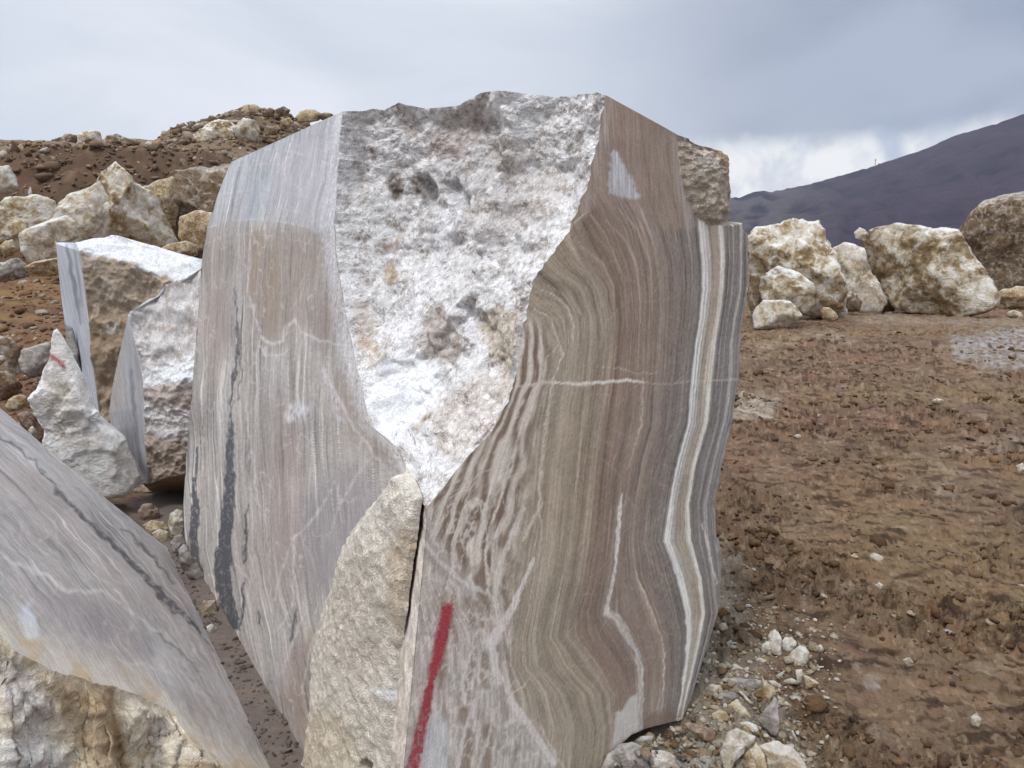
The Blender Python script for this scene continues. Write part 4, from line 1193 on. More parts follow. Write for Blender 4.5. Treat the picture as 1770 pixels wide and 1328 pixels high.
def build_ground():
    az_f = np.concatenate([np.linspace(math.radians(-46), math.radians(6), 140)[:-1], np.linspace(math.radians(6), math.radians(44), 400)])
    az_c = np.linspace(math.radians(44), math.radians(314), 42)[1:-1]
    az = np.concatenate([az_f, az_c])
    r = np.concatenate([np.geomspace(0.08, 0.85, 8), CAM_H / np.tan(np.linspace(math.radians(60.6), math.radians(5.857), 590)), np.linspace(15.6, 25, 150)[1:], np.geomspace(25, 80, 70)[1:], np.geomspace(80, 2900, 26)[1:]])
    Rr, Az = np.meshgrid(r, az, indexing='ij')
    x = Rr * np.sin(Az); y = Rr * np.cos(Az)
    z = height(x, y)
    P0 = np.stack([x, y, z], -1)
    px, py = project(P0)
    infront = y > 0.6
    rr = x / np.maximum(y, 0.5)
    # slurry floor in the slot between the two sawn blocks: smooth and damp
    slot = poly(px, py, [(215, 870), (320, 830), (335, 950), (560, 1330), (640, 1460), (420, 1460), (300, 990)], 14) * infront
    wall_zone = sstep(16.0, 17.5, y) * sstep(20.5, 19.0, y) * bank_mask(rr)
    det = ground_detail(x, y)
    z = z + det * (1 - 0.93 * slot) * sstep(0.4, 1.2, Rr)
    # coarse lumps in the bank face
    z = z + wall_zone * (0.35 * fbm(x * 1.1, y * 1.1, oct=5, seed=321, gain=0.6) + 0.18 * fbm(x * 4, y * 4, oct=3, seed=322))
    z = z - 0.05 * poly(px, py, [(1020, 1300), (1080, 1268), (1190, 1235), (1190, 1300), (1100, 1400), (1000, 1420)], 20) * infront
    # ---- colour
    n1 = fbm(x * 0.7, y * 0.7, oct=5, seed=331); n2 = fbm(x * 3.1, y * 3.1, oct=4, seed=332); n3 = fbm(x * 11, y * 11, oct=3, seed=333)
    C = np.broadcast_to(lin((138, 114, 93)), x.shape + (3,)).copy()
    n4 = fbm(x * 16, y * 16, oct=3, seed=345, gain=0.65); n5 = fbm(x * 4.5 + y * 1.5, y * 11.0, oct=4, seed=346, gain=0.6)
    t = n1 * 0.5 + n2 * 0.5 + n3 * 0.5 + n4 * 0.7
    C = C * (1 + 0.36 * t)[..., None]
    big = fbm(x * 0.28, y * 0.5, oct=3, seed=347)
    C = blend(C, sstep(0.0, 0.35, big), (140, 106, 88), 0.7)
    C = blend(C, sstep(0.0, 0.35, -big), (146, 122, 92), 0.7)
    C = blend(C, sstep(0.05, 0.5, n1 + 0.5 * n2), (150, 120, 90), 0.6)
    C = blend(C, sstep(0.0, 0.4, -n1 + 0.6 * n3), (118, 96, 82), 0.6)
    C = blend(C, sstep(0.25, 0.55, n2 - 0.3 * n1), (142, 114, 98), 0.6)
    C = blend(C, sstep(0.12, 0.5, fbm(x * 1.6, y * 1.6, oct=4, seed=334)) * sstep(-0.2, 0.3, n3), (88, 72, 60), 0.6)
    C = blend(C, sstep(0.30, 0.50, fbm(x * 2.3, y * 2.3, oct=4, seed=335) + 0.25 * n3), (182, 164, 142), 0.6)
    C = blend(C, sstep(0.06, 0.32, n5 + 0.25 * n2), (70, 53, 41), 0.8)
    C = blend(C, sstep(0.10, 0.34, -n5 + 0.35 * n4), (168, 140, 112), 0.5)
    C = blend(C, sstep(0.20, 0.36, n4 + 0.2 * n1), (62, 48, 38), 0.6)
    C = blend(C, sstep(0.26, 0.36, -n4), (190, 168, 142), 0.5)
    xw = px + 14 * gnoise(px / 30, py / 8, seed=336) + 6 * gnoise(px / 9, py / 5, seed=337); yw = py + 5 * gnoise(px / 26, py / 10, seed=338)
    br = np.clip(0.45 + 1.5 * n3 + 0.8 * n2 + 0.8 * n4, 0, 1) * infront
    W = [([(1640, 590), (1700, 575), (1790, 565), (1800, 640), (1730, 640), (1650, 625)], (192, 189, 190), .8), ([(1270, 685), (1310, 678), (1350, 690), (1340, 728), (1262, 732)], (206, 198, 184), .85),
         ([(1500, 545), (1620, 548), (1760, 550), (1780, 566), (1600, 565), (1480, 560)], (178, 164, 146), .7), ([(1395, 575), (1450, 578), (1480, 588), (1420, 590)], (205, 196, 184), .7),
         ([(1680, 760), (1770, 750), (1790, 790), (1700, 790)], (180, 166, 152), .6), ([(1610, 830), (1660, 835), (1645, 858), (1610, 852)], (196, 182, 166), .6), ([(1310, 590), (1345, 594), (1340, 606), (1310, 604)], (206, 192, 176), .7),
         ([(1490, 1168), (1520, 1176), (1515, 1192), (1490, 1188)], (206, 200, 192), .7), ([(1505, 1268), (1540, 1272), (1536, 1290), (1506, 1288)], (200, 190, 182), .6),
         ([(0, 482), (60, 478), (110, 484), (110, 492), (20, 492)], (170, 146, 108), .8), ([(25, 460), (80, 458), (80, 470), (20, 474)], (206, 198, 188), .5)]
    for p, c, k in W:
        C = blend(C, poly(xw, yw, p, 8) * br, c, k)
    # pale broken-stone dust round the foot of the block
    foot = poly(xw, yw, [(1245, 940), (1275, 1010), (1300, 1090), (1330, 1130), (1300, 1200), (1380, 1260), (1420, 1328), (1440, 1420), (980, 1420), (1060, 1290), (1180, 1230)], 22) * infront
    C = blend(C, foot * np.clip(0.75 + 0.5 * n2 + 0.6 * n3, 0.15, 1), (178, 168, 152), 0.9)
    mud = poly(xw, yw, [(1220, 1090), (1280, 1075), (1330, 1085), (1340, 1130), (1290, 1180), (1240, 1150)], 14) * infront
    C = blend(C, mud * np.clip(0.8 + n3, 0, 1), (112, 92, 74), 0.7)
    C = blend(C, poly(xw, yw, [(1140, 1270), (1185, 1262), (1215, 1285), (1230, 1328), (1235, 1400), (1160, 1400)], 8) * infront, (190, 188, 182), 0.85)
    C = blend(C, slot * np.clip(0.95 + 0.15 * n3, 0, 1), (118, 108, 104), 0.9)
    # left: red earth floor, then the brown bank and its paler plateau
    left = sstep(5.0, 7.0, y) * sstep(-0.30, -0.40, rr)
    C = blend(C, left * (0.8 + 0.4 * n2), (134, 98, 74), 0.8)
    C = blend(C, left * sstep(0.1, 0.4, gnoise(x * 0.3, y * 1.4, seed=340)), (164, 132, 92), 0.6)
    bm = bank_mask(rr) * infront
    wl = sstep(15.6, 17.2, y + 0.4 * n1) * bm
    C = blend(C, wl, (112, 91, 75), 0.95)
    C = blend(C, wl * sstep(0.0, 0.5, n1 + 0.4 * n2), (128, 98, 80), 0.6)
    C = blend(C, wl * sstep(0.2, 0.5, n2 + 0.3 * n3), (150, 134, 116), 0.5)
    pl = sstep(19.0, 20.0, y + 0.4 * n2) * bm
    C = blend(C, pl, (146, 126, 106), 0.85)
    C = blend(C, pl * sstep(0.25, 0.4, n2), (176, 160, 140), 0.5)
    heap = bm * sstep(21.5, 24.0, y + n2) * sstep(-0.47, -0.42, rr)
    C = blend(C, heap, (116, 97, 78), 0.8)
    C = blend(C, heap * sstep(0.1, 0.4, n2), (158, 136, 104), 0.6)
    farg = sstep(60, 400, np.hypot(x, y))
    C = blend(C, farg, (104, 92, 82), 0.9)
    C = np.clip(C * 0.75 * np.array([0.97, 0.985, 0.98]), 0.01, 0.8)
    P = np.stack([x, y, z], -1)
    Rn, Cn = P.shape[:2]
    fq = grid_faces(Rn, Cn, True)[:, ::-1]
    cen = np.array([[0, 0, 0.0]])
    V = np.concatenate([P.reshape(-1, 3), cen])
    k = np.arange(Cn); ft = np.stack([(k + 1) % Cn, k, np.full(Cn, len(V) - 1)], -1)[:, ::-1]
    CC = np.concatenate([C.reshape(-1, 3), C[0, :1]])
    wet = np.concatenate([slot.ravel(), [0]])
    o = mesh_obj('ground', V, fq, MAT_GROUND, None, CC, True, {'wet': wet}, Ft=ft)
    tag(o, kind='structure')

def mat_ground():
    m, g = new_mat('quarry_mud')
    tc = g.n('ShaderNodeTexCoord').outputs['Object']
    n1 = g.noise(tc, 34.0, 5.0, 0.68, 0.3)
    n2 = g.noise(tc, 120.0, 4.0, 0.65)
    n0 = g.noise(tc, 7.0, 5.0, 0.65, 0.3)
    k = g.math('ADD', g.math('MULTIPLY', n1, 0.75), g.math('MULTIPLY', n2, 0.45))
    k = g.math('ADD', k, g.math('MULTIPLY', n0, 0.5))
    k = g.math('ADD', k, 0.15)
    c = scaled(g, g.attr('Col'), k)
    grit = g.math('MULTIPLY', g.smooth(n2, 0.64, 0.72), g.smooth(n1, 0.5, 0.6))
    c = g.mix(g.math('MULTIPLY', grit, 0.5), c, (0.42, 0.36, 0.30))
    wet = g.attr('wet', 'Fac')
    h = g.math('ADD', g.math('MULTIPLY', n1, 1.0), g.math('MULTIPLY', n2, 0.4))
    h = g.math('MULTIPLY', h, g.math('SUBTRACT', 1.0, g.math('MULTIPLY', wet, 0.85)))
    finish(g, c, 0.9, h, 0.9, 0.03, 0.15)
    return m
MAT_GROUND = mat_ground()
build_ground()

# ------------------------------------------------------------------ distant mountain
def build_mountain():
    sk = np.array([(350, 436), (560, 420), (760, 396), (900, 378), (1150, 352), (1283, 338), (1300, 330), (1318, 327), (1332, 330), (1400, 316), (1450, 302), (1500, 288), (1560, 268), (1600, 255), (1650, 232), (1720, 212), (1770, 194), (1900, 160), (2100, 120), (2400, 100), (2900, 140)], float)
    az = np.linspace(math.radians(-24), math.radians(58), 330)
    D = 1700.0
    d = ray(sk[:, 0], sk[:, 1])
    saz = np.arctan2(d[:, 0], d[:, 1]); sl = d[:, 2] / np.hypot(d[:, 0], d[:, 1])
    slope = np.interp(az, saz, sl)
    t = np.concatenate([np.linspace(0, 1, 110), np.linspace(1, 1.6, 16)[1:]])
    T, Az = np.meshgrid(t, az, indexing='ij')
    SL = np.interp(Az, saz, sl)
    r = 620 + (D - 620) * T
    zr = CAM_H + SL * D
    prof = np.where(T <= 1, T ** 1.35, 1 - (T - 1) * 0.9)
    x = r * np.sin(Az); y = r * np.cos(Az)
    # gullies running down the slope
    gul = fbm(Az * 26 + T * 1.2, T * 2.6, oct=5, seed=351, ridge=True, gain=0.55)
    rough = fbm(x / 160, y / 160, oct=5, seed=352)
    env = np.clip(4 * T * (1 - T), 0, 1)
    z = zr * prof + env * (13 * gul + 9 * rough) + 2.5 * gnoise(Az * 160, Az * 0, seed=353) * np.exp(-((T - 1) / 0.03) ** 2) - 3
    P = np.stack([x, y, z], -1)
    f = grid_faces(*P.shape[:2])[:, ::-1]
    n = fbm(x / 90, y / 90, oct=4, seed=354)
    C = lin((47, 43, 56)) * (1 + 0.5 * n)[..., None]
    C = blend(C, sstep(0.15, 0.5, gul + 0.4 * n), (66, 56, 68), 0.5)
    pale = sstep(math.radians(24.5), math.radians(18), Az) * sstep(0.0, 0.5, gul + 0.5 * n)
    C = blend(C, pale, (92, 90, 88), 0.5)
    o = mesh_obj('mountain', P, f, MAT_MOUNT, None, np.clip(C, 0, 1), True)
    tag(o, kind='structure')
    # tiny mast on the ridge
    a = np.arctan2(*(lambda v: (v[0], v[1]))(ray(1513., 283.)))
    zz = CAM_H + np.interp(a, saz, sl) * D
    bx, by = D * math.sin(a), D * math.cos(a)
    V = []; Fq = []
    def bar(cx, cy, z0, z1, w0, w1):
        b = len(V)
        for zc, w in ((z0, w0), (z1, w1)):
            for sx, sy in ((-1, -1), (1, -1), (1, 1), (-1, 1)):
                V.append((cx + sx * w, cy + sy * w, zc))
        for k in range(4):
            Fq.append((b + k, b + (k + 1) % 4, b + 4 + (k + 1) % 4, b + 4 + k))
        Fq.append((b + 4, b + 5, b + 6, b + 7)); Fq.append((b + 3, b + 2, b + 1, b))
    bar(bx, by, zz - 4, zz + 8, 0.5, 0.3)
    bar(bx, by, zz + 8, zz + 11, 0.25, 0.15)
    bar(bx, by, zz + 6, zz + 7, 1.3, 1.3)
    bar(bx, by, zz + 8.5, zz + 9.2, 1.1, 1.1)
    bar(bx + 7, by, zz - 4, zz + 1.0, 1.2, 1.2)
    o = mesh_obj('radio_mast', V, Fq, MAT_MAST, None, None, False)
    tag(o, 'tiny radio mast far away on the mountain ridge', 'mast')

def mat_simple(name, colr, rough=0.9):
    m, g = new_mat(name)
    tc = g.n('ShaderNodeTexCoord').outputs['Object']
    n = g.noise(tc, 3.0, 4.0)
    c = g.mix(n, tuple(colr * 0.8), tuple(colr * 1.2))
    finish(g, c, rough)
    return m
MAT_MAST = mat_simple('galvanised_steel', lin((110, 112, 118)), 0.6)
def mat_mount():
    m, g = new_mat('mountain_scree')
    tc = g.n('ShaderNodeTexCoord').outputs['Object']
    n = g.noise(tc, 0.03, 7.0, 0.65)
    k = g.math('ADD', 0.55, g.math('MULTIPLY', n, 0.9))
    finish(g, scaled(g, g.attr('Col'), k), 0.95, n, 0.8, 12.0, 0.1)
    return m
MAT_MOUNT = mat_mount()
build_mountain()

def build_haze():
    V = [(-3000, -3000, -4), (3000, -3000, -4), (3000, 3000, -4), (-3000, 3000, -4), (-3000, -3000, 700), (3000, -3000, 700), (3000, 3000, 900), (-3000, 3000, 900)]
    Fq = [(0, 3, 2, 1), (4, 5, 6, 7), (0, 1, 5, 4), (1, 2, 6, 5), (2, 3, 7, 6), (3, 0, 4, 7)]
    m, g = new_mat('thin_haze')
    v = g.n('ShaderNodeVolumePrincipled')
    v.inputs['Color'].default_value = (0.72, 0.80, 1.0, 1)
    v.inputs['Density'].default_value = 0.00009
    v.inputs['Anisotropy'].default_value = 0.0
    out = g.n('ShaderNodeOutputMaterial')
    g.link(v.outputs[0], out.inputs['Volume'])
    o = mesh_obj('haze', V, Fq, m, None, None, False)
    tag(o, kind='stuff')
build_haze()

# ------------------------------------------------------------------ generic quarry boulder from an outline, a distance and a thickness
def resample_outline(pts, n=8):
    pts = np.asarray(pts, float); out = []
    for i in range(len(pts)):
        a, b = pts[i], pts[(i + 1) % len(pts)]
        for k in range(n):
            out.append(a + (b - a) * k / n)
    return np.array(out)

def rock(name, outline, label, cat, mat, Y=None, zb=0.0, thick=0.6, seed=1, facets=7, rough=0.05, group=None, box=0.7, sink=0.0, layers=0.0, mark=None, tiltplane=False, N=None):
    o2 = resample_outline(outline)
    cx = 0.5 * (o2[:, 0].min() + o2[:, 0].max()); cy = 0.5 * (o2[:, 1].min() + o2[:, 1].max())
    ymax = o2[:, 1].max()
    if Y is None:
        g = on_ground(np.array(cx), np.array(ymax - 1.0), zb)
        Y = float(g[1])
        size = (o2[:, 0].max() - o2[:, 0].min()) / F * Y
        Y = Y + 0.30 * thick * size
    if tiltplane:
        # plane square to the line of sight (for stones seen from well above)
        d0 = ray(np.array(cx), np.array(cy))
        p0 = at_y(np.array(cx), np.array(cy), np.array(Y))
        nv = d0 / np.linalg.norm(d0)
        P2 = on_plane(o2[:, 0], o2[:, 1], p0, nv)
        C = on_plane(np.array([cx]), np.array([cy]), p0, nv)[0]
    else:
        a = math.atan2((cx - 885) / F, 1.0)
        nv = np.array([math.sin(a), math.cos(a), 0.0])
        p0 = at_y(np.array(cx), np.array(cy), np.array(Y))
        P2 = on_plane(o2[:, 0], o2[:, 1], p0, nv)
        C = on_plane(np.array([cx]), np.array([cy]), p0, nv)[0]
    ex = np.cross(nv, np.array([0, 0, 1.0])); ex /= np.linalg.norm(ex)
    ez = np.cross(ex, nv)
    q = P2 - C
    u = q @ ex; w = q @ ez
    th = np.arctan2(w, u); rad = np.hypot(u, w)
    od = np.argsort(th); th = th[od]; rad = rad[od]
    th = np.concatenate([th - 2 * np.pi, th, th + 2 * np.pi]); rad = np.tile(rad, 3)
    mean_r = rad.mean()
    pxs = max(o2[:, 0].max() - o2[:, 0].min(), o2[:, 1].max() - o2[:, 1].min())
    if N is None:
        N = int(np.clip(pxs / 2.9, 12, 80))
    a = np.linspace(-1, 1, N)
    Agrid, Bgrid = np.meshgrid(a, a, indexing='xy')
    du = Agrid * np.sqrt(1 - Bgrid ** 2 / 2); dv = Bgrid * np.sqrt(1 - Agrid ** 2 / 2)
    rho = np.clip(np.hypot(du, dv), 0, 1); tt = np.arctan2(dv, du)
    Rt = np.interp(tt, th, rad)
    D = thick * mean_r
    rs = np.random.default_rng(seed)
    planes = []
    for k in range(facets):
        ang = rs.uniform(0, 2 * math.pi); lat = rs.uniform(0.25, 0.8)
        n = np.array([math.cos(ang) * lat, math.sin(ang) * lat, math.sqrt(1 - lat * lat)])
        planes.append((n, max(rs.uniform(0.50, 0.86), lat * 0.92)))
    def side(sgn):
        rl = np.sin(rho * math.pi / 2) ** box
        dl = np.cos(rho * math.pi / 2)
        dl = np.where(dl < 1e-6, 0, dl) ** box
        U = np.stack([rl * np.cos(tt), rl * np.sin(tt), dl], -1)
        for n, h in planes:
            nn = n.copy()
            if sgn > 0: nn[:2] = -nn[:2]
            dt = U @ nn
            f = np.where(dt > h, h / np.maximum(dt, 1e-6), 1.0)
            U = U * f[..., None]
        X = U[..., 0] * Rt; Z = U[..., 1] * Rt; Dp = U[..., 2] * D * sgn
        return C + X[..., None] * ex + Z[..., None] * ez + Dp[..., None] * nv
    Pf = side(-1); Pb = side(1)
    def disp(P):
        k = 1.2 / mean_r
        so = seed * 13.7
        e = fbm(P[..., 0] * k + so, P[..., 1] * k, P[..., 2] * k - so, oct=5, seed=seed, gain=0.52)
        rdg = fbm(P[..., 0] * k * 2 + so, P[..., 1] * k * 2, P[..., 2] * k * 2, oct=4, seed=seed + 3, ridge=True, gain=0.55)
        amp = rough * mean_r
        vec = P - C
        vec = vec / (np.linalg.norm(vec, axis=-1, keepdims=True) + 1e-9)
        s = amp * (e * 1.3 + 0.3 * rdg + 1.9 * chips(P + seed * 3.1, 2.1 / mean_r, seed + 5) + 0.75 * chips(P, 6.0 / mean_r, seed + 6) + 0.3 * chips(P, 17.0 / mean_r, seed + 7))
        if layers:
            s = s + layers * mean_r * np.sin((P[..., 2] + 0.3 * e * mean_r) / mean_r * 22)
        return P + vec * s[..., None]
    Pf = disp(Pf); Pb = disp(Pb)
    nV = N * N
    V = np.concatenate([Pf.reshape(-1, 3), Pb.reshape(-1, 3)])
    idx = np.arange(nV).reshape(N, N) + nV
    bd = np.zeros((N, N), bool); bd[0, :] = bd[-1, :] = bd[:, 0] = bd[:, -1] = True
    fi = np.arange(nV).reshape(N, N)
    idx = np.where(bd, fi, idx)
    ff = np.stack([fi[:-1, :-1], fi[:-1, 1:], fi[1:, 1:], fi[1:, :-1]], -1).reshape(-1, 4)
    fb = np.stack([idx[:-1, :-1], idx[1:, :-1], idx[1:, 1:], idx[:-1, 1:]], -1).reshape(-1, 4)
    # orientation: front normal should face the camera
    v0 = V[ff[len(ff) // 2]]
    nrm = np.cross(v0[1] - v0[0], v0[2] - v0[0])
    if nrm @ nv > 0:
        ff = ff[:, ::-1]; fb = fb[:, ::-1]
    V = V - np.array([0, 0, sink])
    fq = np.concatenate([ff, fb])
    used = np.zeros(len(V), bool); used[fq.ravel()] = True
    remap = np.cumsum(used) - 1
    base = np.array([C[0], C[1], V[used][:, 2].min()])
    if mark is None:
        o = mesh_obj(name, V[used] - base, remap[fq], mat)
        o.location = base
        root = o
    else:
        root = empty(name, base)
        o = mesh_obj('stone_body', V[used], remap[fq], mat, root)
        X, Yp = project(Pf)
        m = mark(X, Yp)
        sel = m.ravel()[ff].max(1) > 0.02
        vv = Pf.reshape(-1, 3) - np.array([0, 0, sink]); vv = vv - nv * 0.006
        mesh_obj('paint_mark', vv, ff[sel], MAT_PAINT, root, None, True, {'mask': m})
    tag(root, label, cat, group)
    return root

# ------------------------------------------------------------------ tilted sawn block, lower left
def build_tilted():
    F1 = on_ground(288., 946.); N1 = on_ground(470., 1328.)
    dB = (N1 - F1)[:2]; dB /= np.linalg.norm(dB)
    h = np.array([-dB[1], dB[0]])
    if h[0] < 0: h = -h
    th = math.radians(52.5)
    n = np.array([h[0] * math.sin(th), h[1] * math.sin(th), math.cos(th)])
    rows = 330
    def rail(pts):
        pts = np.asarray(pts, float)
        P = on_plane(pts[:, 0], pts[:, 1], F1, n)
        L = np.concatenate([[0], np.cumsum(np.linalg.norm(np.diff(P, axis=0), axis=1))]); L /= L[-1]
        t = np.linspace(0, 1, rows)
        return np.stack([np.interp(t, L, P[:, k]) for k in range(3)], -1)
    r1 = rail([(300, 960), (288, 946), (270, 932), (203, 878), (150, 834), (60, 757), (0, 705), (-120, 602), (-300, 447), (-520, 258)])
    r2 = rail([(492, 1380), (470, 1352), (430, 1342), (390, 1322), (350, 1296), (318, 1262), (296, 1232), (268, 1214), (232, 1200), (196, 1188), (150, 1176), (110, 1166), (82, 1156), (56, 1140), (22, 1126), (8, 1104), (-20, 1070), (-100, 1010), (-280, 930), (-520, 840)])
    zz_ = np.linspace(0, 1, rows)
    r2 = r2 + np.array([dB[0], dB[1], 0]) * (0.016 * gnoise(zz_ * 22, zz_ * 0, seed=429) + 0.008 * gnoise(zz_ * 75, zz_ * 0, seed=430))[:, None]
    tc = np.array([0.0 - 0.25, -1.0]); tc /= np.linalg.norm(tc)
    r3 = r2.copy(); r3[:, 0] += 0.10 * tc[0] + 0.12 * h[0] * 0; r3[:, 1] += -0.42; r3[:, 2] = np.minimum(r2[:, 2] - 0.4, -0.1)
    r3[:, 2] = -0.12
    r4 = r3.copy(); r4[:, 0] -= 0.6; r4[:, 1] += 0.3; r4[:, 2] = -0.15
    r5 = r1.copy(); r5[:, 2] = -0.12; r5[:, 0] -= 0.25 * h[0] * np.linspace(0, 1, rows); r5[:, 1] -= 0.25 * h[1] * np.linspace(0, 1, rows)
    root = empty('tilted_onyx_block', (float(F1[0]), float(F1[1]), 0))
    tag(root, 'tilted sawn onyx block leaning in the lower left corner, ochre broken end', 'stone block')
    def patch(a, b, nc):
        f = np.linspace(0, 1, nc)[None, :, None]
        return a[:, None, :] * (1 - f) + b[:, None, :] * f
    def orient(P, fc, out):
        v = P.reshape(-1, 3)[fc[len(fc) // 2]]
        nn = np.cross(v[1] - v[0], v[2] - v[0])
        return fc if nn @ out > 0 else fc[:, ::-1]
    # sawn face
    P = patch(r1, r2, 270)
    x, y = project(P)
    # foliation runs down to the right, fanning slightly
    ang = np.interp(y, [700, 1000, 1300], [0.70, 0.86, 0.98])
    q = -(x - 100) * np.sin(ang) + (y - 850) * np.cos(ang)
    s2 = (x - 100) * np.cos(ang) + (y - 850) * np.sin(ang)
    qw = q + 5 * gnoise(s2 / 60, q / 25, seed=401) + 2 * gnoise(s2 / 20, q / 9, seed=402)
    hi = np.clip(gnoise(qw / 3.4, s2 / 190, seed=416) * 2.3 - 0.75, 0, 1); lo = np.clip(gnoise(qw / 4.2, s2 / 220, seed=417) * 2.3 - 0.75, 0, 1)
    st = 0.55 * gnoise(qw / 13, s2 / 260, seed=403) + 0.4 * gnoise(qw / 3.8, s2 / 120, seed=418) + 0.45 * gnoise(qw / 5, s2 / 170, seed=404) + 0.3 * gnoise(qw / 3.6, s2 / 120, seed=405)
    cl = fbm(s2 / 120, qw / 60, oct=4, seed=406)
    fibT = gnoise(x / 3, y / 3, seed=419) * 0.5 + gnoise(qw / 1.6, s2 / 12, seed=420) * 0.6
    C = lin((170, 165, 164)) * np.maximum(1.0 + 0.24 * st + 0.30 * cl + 0.45 * hi - 0.30 * lo + 0.2 * fibT, 0.3)[..., None]
    C = C * (1 + fbm(s2 / 160, qw / 50, oct=3, seed=407)[..., None] * np.array([0.06, -0.02, -0.05]))
    xw = x + 5 * gnoise(x / 18, y / 18, seed=408) + 2 * gnoise(x / 6, y / 6, seed=409); yw = y + 5 * gnoise(x / 18, y / 18, seed=410)
    C = blend(C, poly(xw, yw, [(0, 700), (200, 870), (290, 950), (270, 960), (150, 870), (0, 760)], 12) * (0.8 + 0.4 * st), (182, 182, 184), 0.5)
    C = blend(C, poly(xw, yw, [(60, 1000), (140, 1020), (230, 1060), (260, 1140), (200, 1170), (110, 1130), (70, 1080)], 26), (150, 142, 143), 0.6)
    C = blend(C, poly(xw, yw, [(150, 1050), (200, 1080), (190, 1110), (150, 1090)], 14) + poly(xw, yw, [(240, 1080), (270, 1100), (265, 1140), (240, 1130)], 12), (140, 138, 142), 0.6)
    C = blend(C, poly(xw, yw, [(300, 1190), (350, 1210), (380, 1250), (345, 1240)], 9) + poly(xw, yw, [(325, 1220), (360, 1250), (350, 1262)], 7), (146, 136, 132), 0.6)
    D = [([(-40, 735), (0, 757), (30, 772), (60, 800), (100, 850), (150, 900), (190, 936), (230, 975), (280, 1030), (320, 1066), (348, 1094)], [3, 4, 4, 4, 6, 8, 9, 10, 13, 12, 4], .85),
         ([(212, 912), (248, 948), (282, 982), (300, 1008)], [3, 6, 5, 3], .8), ([(120, 835), (165, 875), (205, 912)], [1, 2, 1], .5), ([(270, 1090), (300, 1118), (345, 1158)], [2, 4, 1], .6), ([(330, 1075), (352, 1102), (372, 1130)], [2, 4, 2], .6)]
    lace = np.abs(fbm(xw / 14, yw / 14, oct=3, seed=411))
    for p, wd, kk in D:
        C = blend(C, stroke(xw, yw, p, wd, 2.5) * (0.35 + 0.65 * sstep(0.01, 0.09, lace)), (74, 74, 80), kk)
    Vn = [([(-10, 960), (20, 972), (55, 985), (90, 1000), (112, 1020), (150, 1024), (180, 1022), (205, 1042), (240, 1068), (290, 1100), (330, 1140)], [4, 7, 9, 8, 9, 5, 6, 6, 4, 4, 2], .75),
          ([(90, 1000), (100, 1012), (90, 1030)], [3, 6, 3], .6), ([(145, 985), (190, 1010), (220, 1040)], [2, 3, 2], .6), ([(180, 1110), (225, 1150), (250, 1148), (300, 1170)], [2, 3, 3, 2], .6),
          ([(300, 1140), (330, 1180), (360, 1210), (400, 1290)], [3, 5, 4, 3], .5), ([(280, 1200), (310, 1240), (350, 1290), (392, 1318)], [4, 10, 12, 10], .6), ([(60, 960), (40, 930), (35, 900)], [3, 4, 3], .4),
          ([(0, 990), (20, 1030), (40, 1090), (70, 1130)], [3, 5, 8, 5], .5)]
    for p, wd, kk in Vn:
        C = blend(C, stroke(xw, yw, p, wd, 2.5) * np.clip(0.8 + 0.6 * gnoise(x / 7, y / 7, seed=412), 0.2, 1), (206, 200, 195), kk)
    web = np.abs(fbm(xw / 40, yw / 40, oct=3, seed=413))
    C = blend(C, (1 - sstep(0.012, 0.05, web)) * sstep(-0.1, 0.4, gnoise(x / 70, y / 70, seed=414)), (202, 196, 192), 0.4)
    C = blend(C, poly(xw, yw, [(36, 1046), (50, 1040), (62, 1070), (70, 1118), (54, 1110), (38, 1080)], 6), (206, 212, 222), 0.75)
    C = blend(C, stroke(xw, yw, [(0, 960), (10, 1010), (30, 1070)], [8, 10, 6], 6) * (0.6 + 0.6 * st), (128, 130, 134), 0.5)
    ff = np.linspace(0, 1, 270)[None, :] + 0.05 * fbm(x / 22, y / 22, oct=4, seed=431)
    C = blend(C, sstep(0.87, 1.0, ff), (202, 194, 180), 0.65)
    C = blend(C, sstep(0.93, 1.0, ff) * sstep(-0.1, 0.3, gnoise(x / 40, y / 40, seed=432)), (176, 148, 106), 0.6)
    P = P + n * (rough_disp(P, 0.004, 415, 4, 5.0))[..., None]
    o = mesh_obj('sawn_face', P, orient(P, grid_faces(*P.shape[:2]), n), MAT_SAWN, root, np.clip(C * GAIN * 0.86, 0.01, 0.86), True, {'band': qw, 'along': s2})
    # broken ochre end
    P = patch(r2, r3, 170)
    N = grid_normals(P)
    outv = np.array([0, -0.8, 0.6])
    if N[100, 80] @ outv < 0: N = -N
    f = np.linspace(0, 1, 170)
    e = 0.055 * fbm(P[..., 0] * 5, P[..., 1] * 5, P[..., 2] * 5, oct=3, seed=421) + 0.035 * fbm(P[..., 0] * 13, P[..., 1] * 13, P[..., 2] * 13, oct=5, seed=422, ridge=True, gain=0.6)
    e = e + 0.06 * chips(P, 7.0, 427) + 0.022 * chips(P, 22.0, 428)
    endw = (sstep(1, 0.94, np.linspace(0, 1, rows)) * sstep(0, 0.02, np.linspace(0, 1, rows)))[:, None]
    P = P + N * ((e + 0.05 * np.sin(f * np.pi)[None, :]) * endw * sstep(0, 0.05, f)[None, :])[..., None]
    x, y = project(P)
    xw = x + 8 * gnoise(x / 20, y / 20, seed=423); yw = y + 8 * gnoise(x / 20, y / 20, seed=424)
    n1 = fbm(x / 40, y / 30, oct=5, seed=425); n2 = fbm(x / 10, y / 10, oct=4, seed=426)
    C = lin((204, 193, 174)) * (1 + 0.22 * n1 + 0.2 * n2)[..., None]
    C = blend(C, sstep(0.05, 0.4, n1 + 0.3 * n2), (160, 132, 92), 0.7)
